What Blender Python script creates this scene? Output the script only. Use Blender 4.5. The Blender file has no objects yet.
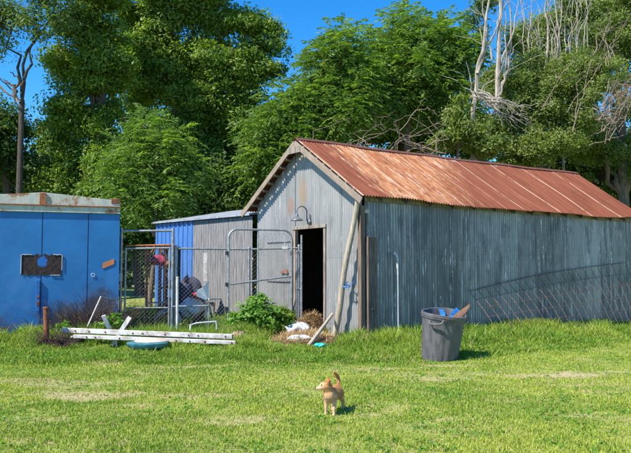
import bpy, math, random
import numpy as np
from mathutils import Vector, Matrix
R = math.radians
random.seed(7)
rng = np.random.default_rng(11)
scn = bpy.context.scene
COL = scn.collection

# ------------------------------------------------------------------ camera, world, sun, exposure
F, CX, CY, PITCH, CAMZ = 688.0, 315.5, 226.5, R(3.62), 1.4
cam_d = bpy.data.cameras.new('camera'); cam = bpy.data.objects.new('camera', cam_d); COL.objects.link(cam)
cam.location = (0, 0, CAMZ); cam.rotation_euler = (R(90) + PITCH, 0, 0)
cam_d.sensor_width = 36; cam_d.lens = 36 * F / 631; cam_d.clip_end = 3000
scn.camera = cam
SUN_EL, SUN_AZ = R(49), math.atan2(-math.sin(R(35.3)), -math.cos(R(35.3)))          # direction towards the sun in the xy plane
sd = Vector((math.cos(SUN_EL) * math.cos(SUN_AZ), math.cos(SUN_EL) * math.sin(SUN_AZ), math.sin(SUN_EL)))
w = bpy.data.worlds.new('World'); scn.world = w; w.use_nodes = True
nt = w.node_tree; nt.nodes.clear()
sky = nt.nodes.new('ShaderNodeTexSky'); sky.sky_type = 'NISHITA'; sky.sun_disc = False
sky.sun_elevation = SUN_EL; sky.sun_rotation = math.atan2(sd.x, sd.y)
sky.air_density = 1.0; sky.dust_density = .05; sky.ozone_density = 5.0; sky.altitude = 1200
bg = nt.nodes.new('ShaderNodeBackground'); bg.inputs['Strength'].default_value = .14
wo = nt.nodes.new('ShaderNodeOutputWorld')
hs = nt.nodes.new('ShaderNodeHueSaturation'); hs.inputs['Saturation'].default_value = 1.32; nt.links.new(sky.outputs[0], hs.inputs['Color']); nt.links.new(hs.outputs[0], bg.inputs[0]); nt.links.new(bg.outputs[0], wo.inputs[0])
sl = bpy.data.lights.new('sun', 'SUN'); sl.energy = 4.6; sl.angle = R(.55); sl.color = (1, .94, .84)
so = bpy.data.objects.new('sun', sl); COL.objects.link(so)
so.rotation_euler = sd.to_track_quat('Z', 'Y').to_euler(); so.location = (-10, -5, 20)
scn.view_settings.view_transform = 'Standard'; scn.view_settings.look = 'None'
scn.view_settings.gamma = 1; scn.view_settings.use_curve_mapping = False
scn.view_settings.exposure = .9
scn.cycles.max_bounces = 7; scn.cycles.transparent_max_bounces = 6

# ------------------------------------------------------------------ helpers
def at(px, py, Y):
    """world point that stands Y metres ahead on the sight line of a photograph pixel"""
    x = (px - CX) / F; y = -(py - CY) / F
    d = Vector((x, math.cos(PITCH) - y * math.sin(PITCH), math.sin(PITCH) + y * math.cos(PITCH)))
    k = Y / d.y
    return Vector((d.x * k, Y, CAMZ + d.z * k))
def sm(a, b, x):
    t = np.clip((x - a) / (b - a), 0, 1); return t * t * (3 - 2 * t)
def gz(x, y):
    x = np.asarray(x, float); y = np.asarray(y, float)
    s = (x - .94) * .8 + (y - 13.6) * .6
    z = -.26 * sm(0, 11, s)
    z = z + .02 * np.sin(x * 1.3 + .5) * np.sin(y * .9) + .012 * np.sin(x * 3.1 + y * 2.3)
    z = z + .65 * sm(18, 33, y) + 1.2 * sm(33, 80, y)
    z = z + .10 * np.exp(-((x + 4.9) / 1.3) ** 2 - ((y - 12.6) / .8) ** 2)
    return z
def g(x, y): return float(gz(x, y))
C0 = Vector((.94, 13.6, 0)); DS = Vector((.8, .6, 0)); DT = Vector((-.6, .8, 0))
def B(s, t, z): return C0 + DS * s + DT * t + Vector((0, 0, z))

def tag(o, label=None, cat=None, group=None, kind=None):
    if label: o['label'] = label
    if cat: o['category'] = cat
    if group: o['group'] = group
    if kind: o['kind'] = kind
    return o
ORG = {}
def thing(name, loc, label, cat, group=None):
    o = bpy.data.objects.new(name, None); COL.objects.link(o); o.location = loc; o.empty_display_size = .2
    ORG[o.name] = Vector(loc)
    return tag(o, label, cat, group)
def link_mesh(name, me, mat, parent, org=None):
    o = bpy.data.objects.new(name, me); COL.objects.link(o)
    if mat: me.materials.append(mat)
    if parent is not None:
        o.parent = parent; ORG[o.name] = ORG[parent.name]
    else:
        ORG[o.name] = Vector(org or (0, 0, 0)); o.location = ORG[o.name]
    return o
def np_mesh(name, V, Fc, mat, parent=None, org=None, attrs=None, smooth=False, kverts=None):
    """V (n,3) world coordinates, Fc (m,k) faces all of k corners"""
    oo = ORG[parent.name] if parent is not None else Vector(org or (0, 0, 0))
    me = bpy.data.meshes.new(name)
    V = np.asarray(V, np.float32) - np.array(oo, np.float32)
    k = Fc.shape[1]; m = len(Fc)
    me.vertices.add(len(V)); me.vertices.foreach_set('co', V.ravel())
    me.loops.add(m * k); me.loops.foreach_set('vertex_index', Fc.astype(np.int32).ravel())
    me.polygons.add(m); me.polygons.foreach_set('loop_start', (np.arange(m) * k).astype(np.int32))
    me.polygons.foreach_set('use_smooth', np.full(m, smooth))
    me.update(calc_edges=True)
    for an, (dom, arr) in (attrs or {}).items():
        a = me.attributes.new(an, 'FLOAT', dom); a.data.foreach_set('value', np.asarray(arr, np.float32))
    return link_mesh(name, me, mat, parent, org)

class MB:
    def __init__(s): s.v = []; s.f = []; s.uv = []
    def add(s, vs, fs):
        n = len(s.v); s.v += [Vector(v) for v in vs]; s.f += [tuple(i + n for i in f) for f in fs]; return s
    def hexa(s, p):   # 8 points: bottom loop then top loop
        return s.add(p, [(3, 2, 1, 0), (4, 5, 6, 7), (0, 1, 5, 4), (1, 2, 6, 5), (2, 3, 7, 6), (3, 0, 4, 7)])
    def box(s, c, size, ax=None, ay=None, az=None):
        ax = Vector(ax or (1, 0, 0)).normalized(); az = Vector(az or (0, 0, 1)).normalized()
        ay = Vector(ay).normalized() if ay else az.cross(ax).normalized()
        c = Vector(c); a, b, d = [q / 2 for q in size]
        q = [(-1, -1), (1, -1), (1, 1), (-1, 1)]
        return s.hexa([c + ax * a * i + ay * b * j - az * d for i, j in q] + [c + ax * a * i + ay * b * j + az * d for i, j in q])
    def bar(s, p0, p1, wd, ht, up=(0, 0, 1)):
        p0 = Vector(p0); p1 = Vector(p1); a = (p1 - p0).normalized(); up = Vector(up)
        b = up.cross(a)
        if b.length < 1e-3: b = Vector((1, 0, 0)).cross(a)
        b.normalize(); c = a.cross(b)
        return s.box((p0 + p1) / 2, ((p1 - p0).length, wd, ht), a, b, c)
    def tube(s, pts, r, seg=8, cap=True):
        pts = [Vector(p) for p in pts]; n = len(pts)
        rs = [r] * n if not hasattr(r, '__len__') else list(r)
        T = [(pts[min(i + 1, n - 1)] - pts[max(i - 1, 0)]).normalized() for i in range(n)]
        u = T[0].orthogonal().normalized(); vs = []
        for i in range(n):
            u = (u - T[i] * u.dot(T[i])); u = u.normalized() if u.length > 1e-6 else T[i].orthogonal().normalized()
            b = T[i].cross(u)
            for k in range(seg):
                a = 2 * math.pi * k / seg
                vs.append(pts[i] + (u * math.cos(a) + b * math.sin(a)) * rs[i])
        fs = [(i * seg + k, i * seg + (k + 1) % seg, (i + 1) * seg + (k + 1) % seg, (i + 1) * seg + k) for i in range(n - 1) for k in range(seg)]
        if cap: fs += [tuple(range(seg - 1, -1, -1)), tuple((n - 1) * seg + k for k in range(seg))]
        return s.add(vs, fs)
    def lathe(s, c, prof, seg=24, ax=(0, 0, 1), jit=0):
        c = Vector(c); ax = Vector(ax).normalized(); u = ax.orthogonal().normalized(); b = ax.cross(u); vs = []
        for r, z in prof:
            for k in range(seg):
                a = 2 * math.pi * k / seg; rr = r * (1 + (random.uniform(-jit, jit) if jit else 0))
                vs.append(c + ax * z + (u * math.cos(a) + b * math.sin(a)) * rr)
        fs = [(i * seg + k, i * seg + (k + 1) % seg, (i + 1) * seg + (k + 1) % seg, (i + 1) * seg + k) for i in range(len(prof) - 1) for k in range(seg)]
        fs += [tuple(range(seg - 1, -1, -1)), tuple((len(prof) - 1) * seg + k for k in range(seg))]
        return s.add(vs, fs)
    def build(s, name, mat, parent=None, org=None, bevel=0, smooth=False, label=None):
        oo = ORG[parent.name] if parent is not None else Vector(org if org is not None else s.v[0])
        me = bpy.data.meshes.new(name); me.from_pydata([v - oo for v in s.v], [], s.f); me.update()
        if smooth:
            me.polygons.foreach_set('use_smooth', [True] * len(me.polygons))
        o = link_mesh(name, me, mat, parent, oo)
        if smooth:
            try: me.set_sharp_from_angle(angle=R(40))
            except Exception: pass
        if bevel:
            b = o.modifiers.new('bevel', 'BEVEL'); b.width = bevel; b.segments = 2; b.limit_method = 'ANGLE'
        if label: o['label'] = label
        return o

# ------------------------------------------------------------------ materials
class NG:
    def __init__(s, name):
        s.m = bpy.data.materials.new(name); s.m.use_nodes = True; s.t = s.m.node_tree; s.t.nodes.clear()
        s.out = s.t.nodes.new('ShaderNodeOutputMaterial')
        s.tc = s.t.nodes.new('ShaderNodeTexCoord')
    def n(s, t): return s.t.nodes.new(t)
    def l(s, a, b): s.t.links.new(a, b)
    def setv(s, sock, v):
        if hasattr(v, 'is_output'): s.l(v, sock)
        elif isinstance(v, (tuple, list)): sock.default_value = tuple(v) + ((1,) if len(v) == 3 and len(sock.default_value) == 4 else ())
        else: sock.default_value = v
    def math(s, op, a, b=0, c=None, clamp=False):
        x = s.n('ShaderNodeMath'); x.operation = op; x.use_clamp = clamp
        s.setv(x.inputs[0], a); s.setv(x.inputs[1], b)
        if c is not None: s.setv(x.inputs[2], c)
        return x.outputs[0]
    def map(s, vec, scale=(1, 1, 1), loc=(0, 0, 0)):
        x = s.n('ShaderNodeMapping'); s.l(vec, x.inputs[0]); x.inputs['Scale'].default_value = scale; x.inputs['Location'].default_value = loc
        return x.outputs[0]
    def noise(s, vec, scale=5, detail=4, rough=.6, col=False):
        x = s.n('ShaderNodeTexNoise'); s.l(vec, x.inputs['Vector']); x.inputs['Scale'].default_value = scale
        x.inputs['Detail'].default_value = detail; x.inputs['Roughness'].default_value = rough
        return x.outputs['Color' if col else 'Fac']
    def white(s, w_):
        x = s.n('ShaderNodeTexWhiteNoise'); x.noise_dimensions = '1D'; s.setv(x.inputs['W'], w_); return x.outputs['Value']
    def sstep(s, v, a, b):
        x = s.n('ShaderNodeMapRange'); x.interpolation_type = 'SMOOTHSTEP'; s.setv(x.inputs[0], v)
        x.inputs[1].default_value = a; x.inputs[2].default_value = b; return x.outputs[0]
    def mix(s, f, a, b, mode='MIX'):
        x = s.n('ShaderNodeMix'); x.data_type = 'RGBA'; x.blend_type = mode
        s.setv(x.inputs[0], f); s.setv(x.inputs[6], a); s.setv(x.inputs[7], b); return x.outputs[2]
    def sep(s, v):
        x = s.n('ShaderNodeSeparateXYZ'); s.l(v, x.inputs[0]); return x.outputs
    def attr(s, n):
        x = s.n('ShaderNodeAttribute'); x.attribute_name = n; return x.outputs['Fac']
    def blob(s, u, v, u0, v0, ru, rv, nz, amt=.6, soft=.35):
        """1 inside an ellipse with a noisy edge"""
        a = s.math('DIVIDE', s.math('SUBTRACT', u, u0), ru); b = s.math('DIVIDE', s.math('SUBTRACT', v, v0), rv)
        d = s.math('SQRT', s.math('ADD', s.math('MULTIPLY', a, a), s.math('MULTIPLY', b, b)))
        d = s.math('ADD', d, s.math('MULTIPLY', s.math('SUBTRACT', nz, .5), amt * 2))
        return s.sstep(d, 1 + soft / 2, 1 - soft / 2)
    def pbr(s, col, rough=.8, metal=0, bump=None, bs=.3, bd=.01, spec=None, trans=None):
        p = s.n('ShaderNodeBsdfPrincipled'); s.setv(p.inputs['Base Color'], col); s.setv(p.inputs['Roughness'], rough); s.setv(p.inputs['Metallic'], metal)
        if spec is not None: p.inputs['Specular IOR Level'].default_value = spec
        if bump is not None:
            b = s.n('ShaderNodeBump'); b.inputs['Strength'].default_value = bs; b.inputs['Distance'].default_value = bd
            s.l(bump, b.inputs['Height']); s.l(b.outputs[0], p.inputs['Normal'])
        o = p.outputs[0]
        if trans is not None:
            t = s.n('ShaderNodeBsdfTranslucent'); s.setv(t.inputs[0], trans[0])
            x = s.n('ShaderNodeMixShader'); x.inputs[0].default_value = trans[1]; s.l(o, x.inputs[1]); s.l(t.outputs[0], x.inputs[2]); o = x.outputs[0]
        s.l(o, s.out.inputs[0]); return s.m

def mat(name, c1, c2=None, scale=6, stretch=(1, 1, 1), rough=.8, metal=0, bs=.25, bd=.01, lo=.35, hi=.65, spec=None, fine=None):
    q = NG(name); v = q.map(q.tc.outputs['Object'], stretch)
    nz = q.noise(v, scale, 6, .65)
    c2 = c2 or tuple(x * .65 for x in c1)
    c = q.mix(q.sstep(nz, lo, hi), c2, c1)
    n2 = q.noise(v, scale * 6, 4, .7)
    c = q.mix(q.math('MULTIPLY', q.sstep(n2, .45, .75), .35), c, tuple(x * .5 for x in c2))
    return q.pbr(c, rough, metal, n2, bs, bd, spec)

def wood(name, c1, c2, axis='z'):
    st = {'z': (9, 9, .6), 'x': (.6, 9, 9), 'y': (9, .6, 9)}[axis]
    return mat(name, c1, c2, 4, st, .9, 0, .5, .008)

M = {}
M['wood_grey'] = wood('weathered_grey_wood', (.36, .31, .26), (.14, .11, .085))
M['wood_tan'] = wood('tan_weathered_wood', (.42, .33, .24), (.22, .16, .11))
M['wood_pole'] = wood('peeled_pole_wood', (.50, .42, .32), (.30, .24, .17))
M['wood_dark'] = wood('old_dark_wood', (.10, .075, .055), (.03, .025, .02))
M['wood_rafter'] = wood('rafter_wood', (.20, .155, .11), (.08, .06, .045), 'x')
M['wood_white'] = wood('white_painted_wood', (.72, .70, .66), (.45, .42, .38))
M['galv'] = mat('galvanised_tube', (.42, .43, .43), (.25, .26, .27), 14, rough=.5, metal=.55, bs=.1)
M['wire'] = mat('galvanised_wire', (.40, .41, .42), (.25, .26, .27), 14, rough=.5, metal=.4, bs=.0)
M['dark_metal'] = mat('dark_metal', (.045, .045, .05), (.02, .02, .022), 12, rough=.5, metal=.4)
M['rust'] = mat('red_rust', (.30, .10, .045), (.12, .045, .025), 16, rough=.9, bs=.5)
M['rust_orange'] = mat('orange_rust_paint', (.46, .17, .06), (.22, .08, .035), 12, rough=.85)
M['rust_wire'] = mat('rusty_wire', (.24, .15, .13), (.08, .045, .04), 20, rough=.8, bs=0)
M['white_plastic'] = mat('dirty_white_plastic', (.70, .67, .64), (.40, .34, .29), 5, rough=.55, bs=.05)
M['pvc'] = mat('grey_white_pipe', (.60, .60, .58), (.42, .42, .41), 9, rough=.5, bs=.05)
M['bin'] = mat('weathered_grey_bin_plastic', (.135, .13, .135), (.075, .073, .078), 5, (3, 3, .7), .65, 0, .15)
M['bag_blue'] = mat('blue_plastic', (.03, .22, .55), (.02, .12, .35), 9, rough=.45)
M['navy'] = mat('navy_fabric', (.015, .02, .06), (.008, .01, .03), 9, rough=.7)
M['teal'] = mat('teal_plastic', (.07, .26, .30), (.03, .14, .18), 6, rough=.55)
M['teal_bright'] = mat('bright_turquoise_plastic', (.02, .52, .42), (.02, .35, .3), 6, rough=.5)
M['beige'] = mat('beige_plastic', (.62, .50, .40), (.48, .38, .30), 6, rough=.7)
M['cardboard'] = mat('brown_cardboard', (.42, .22, .13), (.28, .14, .08), 7, rough=.85)
M['pink'] = mat('pink_cloth', (.45, .04, .10), (.25, .02, .06), 8, rough=.85)
M['red'] = mat('red_cloth', (.45, .03, .04), (.25, .02, .03), 8, rough=.8)
M['sack'] = mat('white_woven_sack', (.68, .68, .70), (.42, .43, .46), 9, rough=.75, bs=.4)
M['light_blue'] = mat('faded_teal_blue_sheet', (.04, .12, .18), (.03, .08, .12), 5, rough=.6)
M['rock'] = mat('tan_stone', (.42, .28, .19), (.25, .17, .11), 8, rough=.9, bs=.6)
M['hose'] = mat('dark_green_hose', (.02, .07, .05), (.01, .04, .03), 8, rough=.5)
M['concrete'] = mat('weathered_concrete', (.36, .33, .30), (.2, .18, .16), 7, rough=.92, bs=.5)
M['straw'] = mat('straw', (.56, .40, .20), (.32, .20, .09), 10, rough=.8)
M['bark'] = mat('tree_bark', (.12, .095, .07), (.045, .035, .028), 7, (3, 3, .5), .92, 0, .8, .03)
M['bark_tan'] = mat('tan_bark', (.26, .19, .13), (.12, .085, .06), 7, (3, 3, .5), .92, 0, .8, .03)
M['bark_pale'] = mat('bleached_dead_wood', (.45, .39, .325), (.21, .18, .145), 5, (3, 3, .4), .88, 0, .5, .02)
M['brush'] = mat('dead_brush', (.30, .235, .17), (.15, .11, .08), 8, rough=.9, bs=0)
M['lampm'] = mat('grey_enamel', (.20, .21, .22), (.12, .125, .13), 12, rough=.45, metal=.3)
M['dark_in'] = mat('dark_interior_lining', (.05, .04, .03), (.02, .018, .015), 5, (6, 6, .6), .95)

def corrugated(name, base, dark, sheet, rustblobs, side):
    q = NG(name); uvn = q.n('ShaderNodeUVMap'); uvn.uv_map = 'UVMap'
    uv = uvn.outputs[0]; u, v, _ = q.sep(uv)
    sid = q.math('FLOOR', q.math('DIVIDE', u, sheet)); rnd = q.white(sid); rnd2 = q.white(q.math('ADD', sid, 37.3))
    st = q.noise(q.map(uv, (11, .55, 1)), 1, 5, .7)           # vertical run marks
    st2 = q.noise(q.map(uv, (30, .9, 1), (5, 3, 0)), 1, 4, .7)
    big = q.noise(uv, 1.3, 5, .6); fine = q.noise(uv, 45, 3, .7); med = q.noise(uv, 6, 6, .7)
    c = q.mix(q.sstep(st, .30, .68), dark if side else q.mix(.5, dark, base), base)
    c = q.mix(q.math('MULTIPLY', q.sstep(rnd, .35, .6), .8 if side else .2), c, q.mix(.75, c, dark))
    c = q.mix(q.math('MULTIPLY', rnd2, .35), c, tuple(min(1, x * 1.5) for x in base))
    c = q.mix(q.math('MULTIPLY', q.sstep(big, .5, .7), .4), c, dark)
    # chalky white oxide streaks
    wz = q.math('MULTIPLY', q.sstep(st2, .57, .66), q.sstep(med, .42, .56))
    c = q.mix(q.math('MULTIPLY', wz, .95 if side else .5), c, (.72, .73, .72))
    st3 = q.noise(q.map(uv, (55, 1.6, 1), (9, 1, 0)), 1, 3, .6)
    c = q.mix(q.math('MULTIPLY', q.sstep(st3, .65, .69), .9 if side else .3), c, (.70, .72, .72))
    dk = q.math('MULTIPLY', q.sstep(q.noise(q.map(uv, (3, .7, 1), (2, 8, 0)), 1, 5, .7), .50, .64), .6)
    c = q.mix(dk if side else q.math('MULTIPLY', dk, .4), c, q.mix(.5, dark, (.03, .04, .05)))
    c = q.mix(q.math('MULTIPLY', q.sstep(fine, .55, .75), .25), c, dark)
    for (u0, v0, ru, rv, col) in rustblobs:
        m_ = q.blob(u, v, u0, v0, ru, rv, q.noise(q.map(uv, (9, 3, 1)), 1, 5, .7), 1.0, .9)
        c = q.mix(q.math('MULTIPLY', m_, .6), c, col)
    # rust at the nail rows and at the foot
    foot = q.math('MULTIPLY', q.sstep(v, .45, -.1), q.sstep(st, .38, .66))
    c = q.mix(q.math('MULTIPLY', foot, .6), c, (.22, .12, .07))
    lp = q.sstep(q.math('ABSOLUTE', q.math('SUBTRACT', q.math('FRACT', q.math('DIVIDE', u, sheet)), .03)), .018, .006)
    c = q.mix(q.math('MULTIPLY', lp, .35), c, q.mix(.5, dark, (.02, .02, .02)))
    hl_ = q.sstep(q.math('ABSOLUTE', q.math('SUBTRACT', v, q.math('ADD', 1.62, q.math('MULTIPLY', rnd, .25)))), .014, .005)
    c = q.mix(q.math('MULTIPLY', hl_, .18), c, (.05, .05, .05))
    # nails
    fu = q.math('SUBTRACT', q.math('FRACT', q.math('DIVIDE', u, .27)), .5); fv = q.math('SUBTRACT', q.math('FRACT', q.math('DIVIDE', v, .78)), .5)
    d = q.math('SQRT', q.math('ADD', q.math('POWER', q.math('MULTIPLY', fu, .27), 2), q.math('POWER', q.math('MULTIPLY', fv, .78), 2)))
    nail = q.sstep(d, .016, .009)
    c = q.mix(q.math('MULTIPLY', nail, .3), c, (.10, .055, .035))
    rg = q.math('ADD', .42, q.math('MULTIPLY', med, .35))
    vl = q.math('ADD', .5, q.math('MULTIPLY', q.math('SINE', q.math('MULTIPLY', u, 2 * math.pi / .076)), -.5))  # rib shade put into the colour: valleys darker so the corrugation shows
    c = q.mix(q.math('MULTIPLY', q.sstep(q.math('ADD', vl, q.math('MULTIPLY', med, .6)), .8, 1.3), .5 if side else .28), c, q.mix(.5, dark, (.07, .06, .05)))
    return q.pbr(c, q.math('ADD', .30 if side else .42, q.math('MULTIPLY', med, .25)), .55 if side else .4, fine, .12, .004)

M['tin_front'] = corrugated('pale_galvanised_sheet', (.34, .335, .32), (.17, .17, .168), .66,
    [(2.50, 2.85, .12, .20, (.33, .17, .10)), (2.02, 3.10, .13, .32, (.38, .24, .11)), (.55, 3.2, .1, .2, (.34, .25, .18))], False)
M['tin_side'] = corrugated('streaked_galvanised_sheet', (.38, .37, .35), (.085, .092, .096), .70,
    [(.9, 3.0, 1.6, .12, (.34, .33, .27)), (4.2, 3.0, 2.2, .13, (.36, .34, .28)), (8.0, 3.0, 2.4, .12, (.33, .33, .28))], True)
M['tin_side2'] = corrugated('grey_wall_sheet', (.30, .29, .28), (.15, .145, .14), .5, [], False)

def roof_mat():
    q = NG('rusted_roof_sheet'); uvn = q.n('ShaderNodeUVMap'); uvn.uv_map = 'UVMap'; uv = uvn.outputs[0]
    u, v, _ = q.sep(uv)                                        # u along the ridge, v down the slope from the ridge
    sh = .72
    du = q.math('DIVIDE', u, sh); sid = q.math('FLOOR', du); fr = q.math('FRACT', du)
    rnd = q.white(q.math('ADD', sid, 3.7)); rnd2 = q.white(q.math('ADD', sid, 91.1))
    comb = q.n('ShaderNodeCombineXYZ'); q.l(u, comb.inputs[0]); q.l(v, comb.inputs[1]); q.l(q.math('MULTIPLY', rnd, 20), comb.inputs[2])
    P = comb.outputs[0]
    st = q.noise(q.map(P, (9, .8, 1)), 1, 6, .7); med = q.noise(q.map(P, (3, 1.4, 1)), 1.4, 6, .65); fine = q.noise(uv, 30, 4, .7)
    red = q.mix(rnd, (.118, .036, .019), (.165, .054, .029))
    red = q.mix(q.sstep(st, .35, .7), red, (.23, .078, .044))
    org = q.mix(q.sstep(st, .4, .65), (.30, .110, .045), (.42, .215, .105))
    # orange zone: the sheets nearest the gable
    zone = q.math('MULTIPLY', q.sstep(q.math('ADD', u, q.math('MULTIPLY', q.math('SUBTRACT', med, .5), 1.8)), .62, .95), q.sstep(q.math('ADD', q.math('ADD', u, q.math('MULTIPLY', v, .8)), q.math('MULTIPLY', q.math('SUBTRACT', med, .5), 3)), 5.6, 4.0))
    zf = q.math('MULTIPLY', zone, q.sstep(med, .30, .44))
    low = q.math('MULTIPLY', q.sstep(q.math('ADD', v, q.math('MULTIPLY', rnd, 1.2)), .2, 1.0), zf)
    zf = q.math('MULTIPLY', zf, q.math('ADD', .45, q.math('MULTIPLY', q.sstep(q.noise(q.map(P, (5, 2.5, 1), (3, 3, 0)), 1.5, 6, .75), .40, .56), .55)))
    c = q.mix(zf, red, org)
    rest = q.math('MULTIPLY', q.sstep(med, .58, .70), q.math('MULTIPLY', q.sstep(rnd2, .45, .7), .55))
    c = q.mix(rest, c, (.34, .13, .06))
    # bare pale zinc left along sheet laps and in run marks
    lapn = q.noise(q.map(P, (2, 1.1, 1), (7, 2, 0)), 1.4, 6, .8)
    lap = q.math('MULTIPLY', q.sstep(fr, .060, .028), q.sstep(lapn, .36, .52))
    c = q.mix(q.math('MULTIPLY', lap, .7), c, (.50, .36, .25))
    top = q.math('MULTIPLY', q.sstep(v, .28, .10), q.sstep(q.noise(uv, 1.7, 5, .7), .56, .64))
    c = q.mix(top, c, (.52, .47, .40))
    zn = q.math('MULTIPLY', zf, q.sstep(q.noise(q.map(P, (7, .9, 1)), 1.4, 6, .8), .50, .60))
    c = q.mix(q.math('MULTIPLY', zn, .62), c, (.50, .41, .31))
    c = q.mix(q.math('MULTIPLY', q.sstep(fine, .55, .8), .4), c, (.11, .045, .03))
    seam = q.sstep(q.math('ABSOLUTE', q.math('SUBTRACT', fr, .09)), .02, .008)
    c = q.mix(q.math('MULTIPLY', seam, .6), c, (.09, .04, .03))
    foot = q.sstep(v, 2.60, 2.72)
    c = q.mix(q.math('MULTIPLY', foot, .5), c, (.16, .055, .035))
    return q.pbr(c, .85, 0, fine, .25, .005, spec=.15)
M['roof'] = roof_mat()
M['wood_barge'] = mat('grey_brown_barge_wood', (.30, .235, .18), (.22, .17, .13), 3, rough=.9)
M['wood_brown'] = wood('old_brown_wood', (.25, .17, .12), (.09, .06, .045))
M['ridge'] = mat('ridge_rust', (.17, .06, .035), (.11, .04, .025), 6, rough=.75)

def container_mat():
    q = NG('blue_painted_steel'); uvn = q.n('ShaderNodeUVMap'); uvn.uv_map = 'UVMap'; uv = uvn.outputs[0]; a, z, _ = q.sep(uv)
    nz = q.noise(uv, 5, 6, .7); big = q.noise(uv, 1.2, 4, .6); fine = q.noise(uv, 50, 3, .7)
    st = q.noise(q.map(uv, (12, 1.0, 1)), 1, 5, .7)
    c = q.mix(q.sstep(big, .35, .65), (.008, .125, .33), (.011, .160, .41))
    c = q.mix(q.math('MULTIPLY', q.sstep(st, .5, .75), .35), c, (.03, .12, .26))
    c = q.mix(q.math('MULTIPLY', q.sstep(fine, .62, .75), .5), c, (.04, .10, .2))
    soot = (.018, .014, .016)
    m = None
    for (a0, z0, ra, rz) in ((.38, .35, .38, .68), (.95, .2, .50, .5), (2.75, .1, .5, .55), (1.5, -.1, .5, .35)):
        b = q.blob(a, z, a0, z0, ra, rz, nz, .7, .8); m = b if m is None else q.math('MAXIMUM', m, b)
    c = q.mix(q.math('MULTIPLY', m, .93), c, q.mix(q.sstep(st, .45, .7), soot, (.05, .03, .025)))
    for s_ in (.608, 1.468, 2.33):                             # door seams
        l_ = q.sstep(q.math('ABSOLUTE', q.math('SUBTRACT', a, s_)), .010, .004)
        c = q.mix(q.math('MULTIPLY', l_, .8), c, (.01, .03, .08))
    rn = q.math('MULTIPLY', q.sstep(q.noise(q.map(uv, (22, 1.6, 1), (4, 1, 0)), 1, 5, .7), .64, .74), q.sstep(nz, .5, .62))
    c = q.mix(q.math('MULTIPLY', rn, .8), c, (.20, .08, .035))
    dust = q.math('MULTIPLY', q.sstep(z, 1.9, .3), q.sstep(big, .4, .7))
    c = q.mix(q.math('MULTIPLY', dust, .3), c, (.16, .19, .24))
    dent = q.math('ADD', q.math('MULTIPLY', q.noise(uv, 2.2, 3, .5), 2.5), q.math('MULTIPLY', fine, .25))
    return q.pbr(c, q.math('ADD', .38, q.math('MULTIPLY', nz, .3)), 0, dent, .35, .012)
M['cblue'] = container_mat()
M['cblue_plain'] = mat('blue_bar_paint', (.012, .14, .38), (.03, .06, .12), 10, rough=.5)
def trim_mat():
    q = NG('pale_green_grey_rusting_paint'); v = q.tc.outputs['Object']
    n1 = q.noise(v, 4, 6, .75); n2 = q.noise(q.map(v, (1, 1, .2)), 12, 5, .7)
    c = q.mix(q.sstep(n2, .4, .6), (.38, .41, .36), (.50, .50, .42))
    c = q.mix(q.math('MULTIPLY', q.sstep(n1, .42, .6), .6), c, (.46, .38, .26)); c = q.mix(q.sstep(n1, .53, .60), c, (.33, .18, .09)); c = q.mix(q.sstep(n1, .60, .68), c, (.16, .07, .04))
    return q.pbr(c, .8, 0, n2, .3, .004)
M['ctrim'] = trim_mat()
M['shed_blue'] = mat('blue_shed_paint', (.06, .19, .50), (.045, .14, .38), 3, (4, 4, .5), .5, 0, .1)

def leaf_mat(name, cols, trans=.45):
    q = NG(name); a = q.attr('tint'); b = q.attr('clump')
    c = q.mix(q.sstep(a, 0, 1), cols[0], cols[1]); c = q.mix(q.math('MULTIPLY', q.sstep(b, .45, .95), .8), c, cols[2])
    tc = q.mix(1, c, (1.3, 1.45, .45), 'MULTIPLY')
    return q.pbr(c, .5, 0, None, spec=.35, trans=(tc, trans))
M['leaf_a'] = leaf_mat('broadleaf_foliage', [(.075, .145, .018), (.180, .275, .034), (.25, .33, .045)])
M['leaf_b'] = leaf_mat('frond_foliage', [(.090, .170, .034), (.185, .295, .055), (.24, .34, .065)])
M['leaf_c'] = leaf_mat('vine_foliage', [(.11, .165, .032), (.20, .26, .052), (.26, .31, .085)])
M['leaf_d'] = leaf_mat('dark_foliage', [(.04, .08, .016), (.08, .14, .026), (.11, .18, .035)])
M['leaf_e'] = leaf_mat('olive_foliage', [(.08, .13, .04), (.14, .21, .06), (.17, .24, .08)])
M['leaf_w'] = leaf_mat('weed_foliage', [(.08, .19, .02), (.16, .32, .035), (.22, .38, .06)])

def grass_mat():
    q = NG('grass_blades'); a = q.attr('tint'); d = q.attr('dry')
    c = q.mix(a, (.165, .300, .020), (.420, .480, .068)); c = q.mix(d, c, (.54, .45, .22))
    return q.pbr(c, .6, 0, None, spec=.25, trans=(q.mix(1, c, (1, 1.05, .45), 'MULTIPLY'), .35))
M['grass'] = grass_mat()
def ground_mat():
    q = NG('lawn_ground'); v = q.tc.outputs['Object']; d = q.attr('dry')
    n1 = q.noise(v, .7, 6, .6); n2 = q.noise(v, 9, 6, .75); n3 = q.noise(v, 60, 3, .7)
    c = q.mix(q.sstep(n2, .35, .65), (.18, .23, .035), (.32, .34, .075))
    c = q.mix(q.math('MULTIPLY', q.sstep(n1, .5, .7), .4), c, (.24, .22, .08))
    c = q.mix(q.math('MULTIPLY', d, q.sstep(n2, .25, .6)), c, (.48, .37, .22))
    c = q.mix(q.math('MULTIPLY', q.sstep(n3, .5, .7), .4), c, (.07, .07, .03))
    return q.pbr(c, .95, 0, n3, .7, .02)
M['ground'] = ground_mat()

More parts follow.
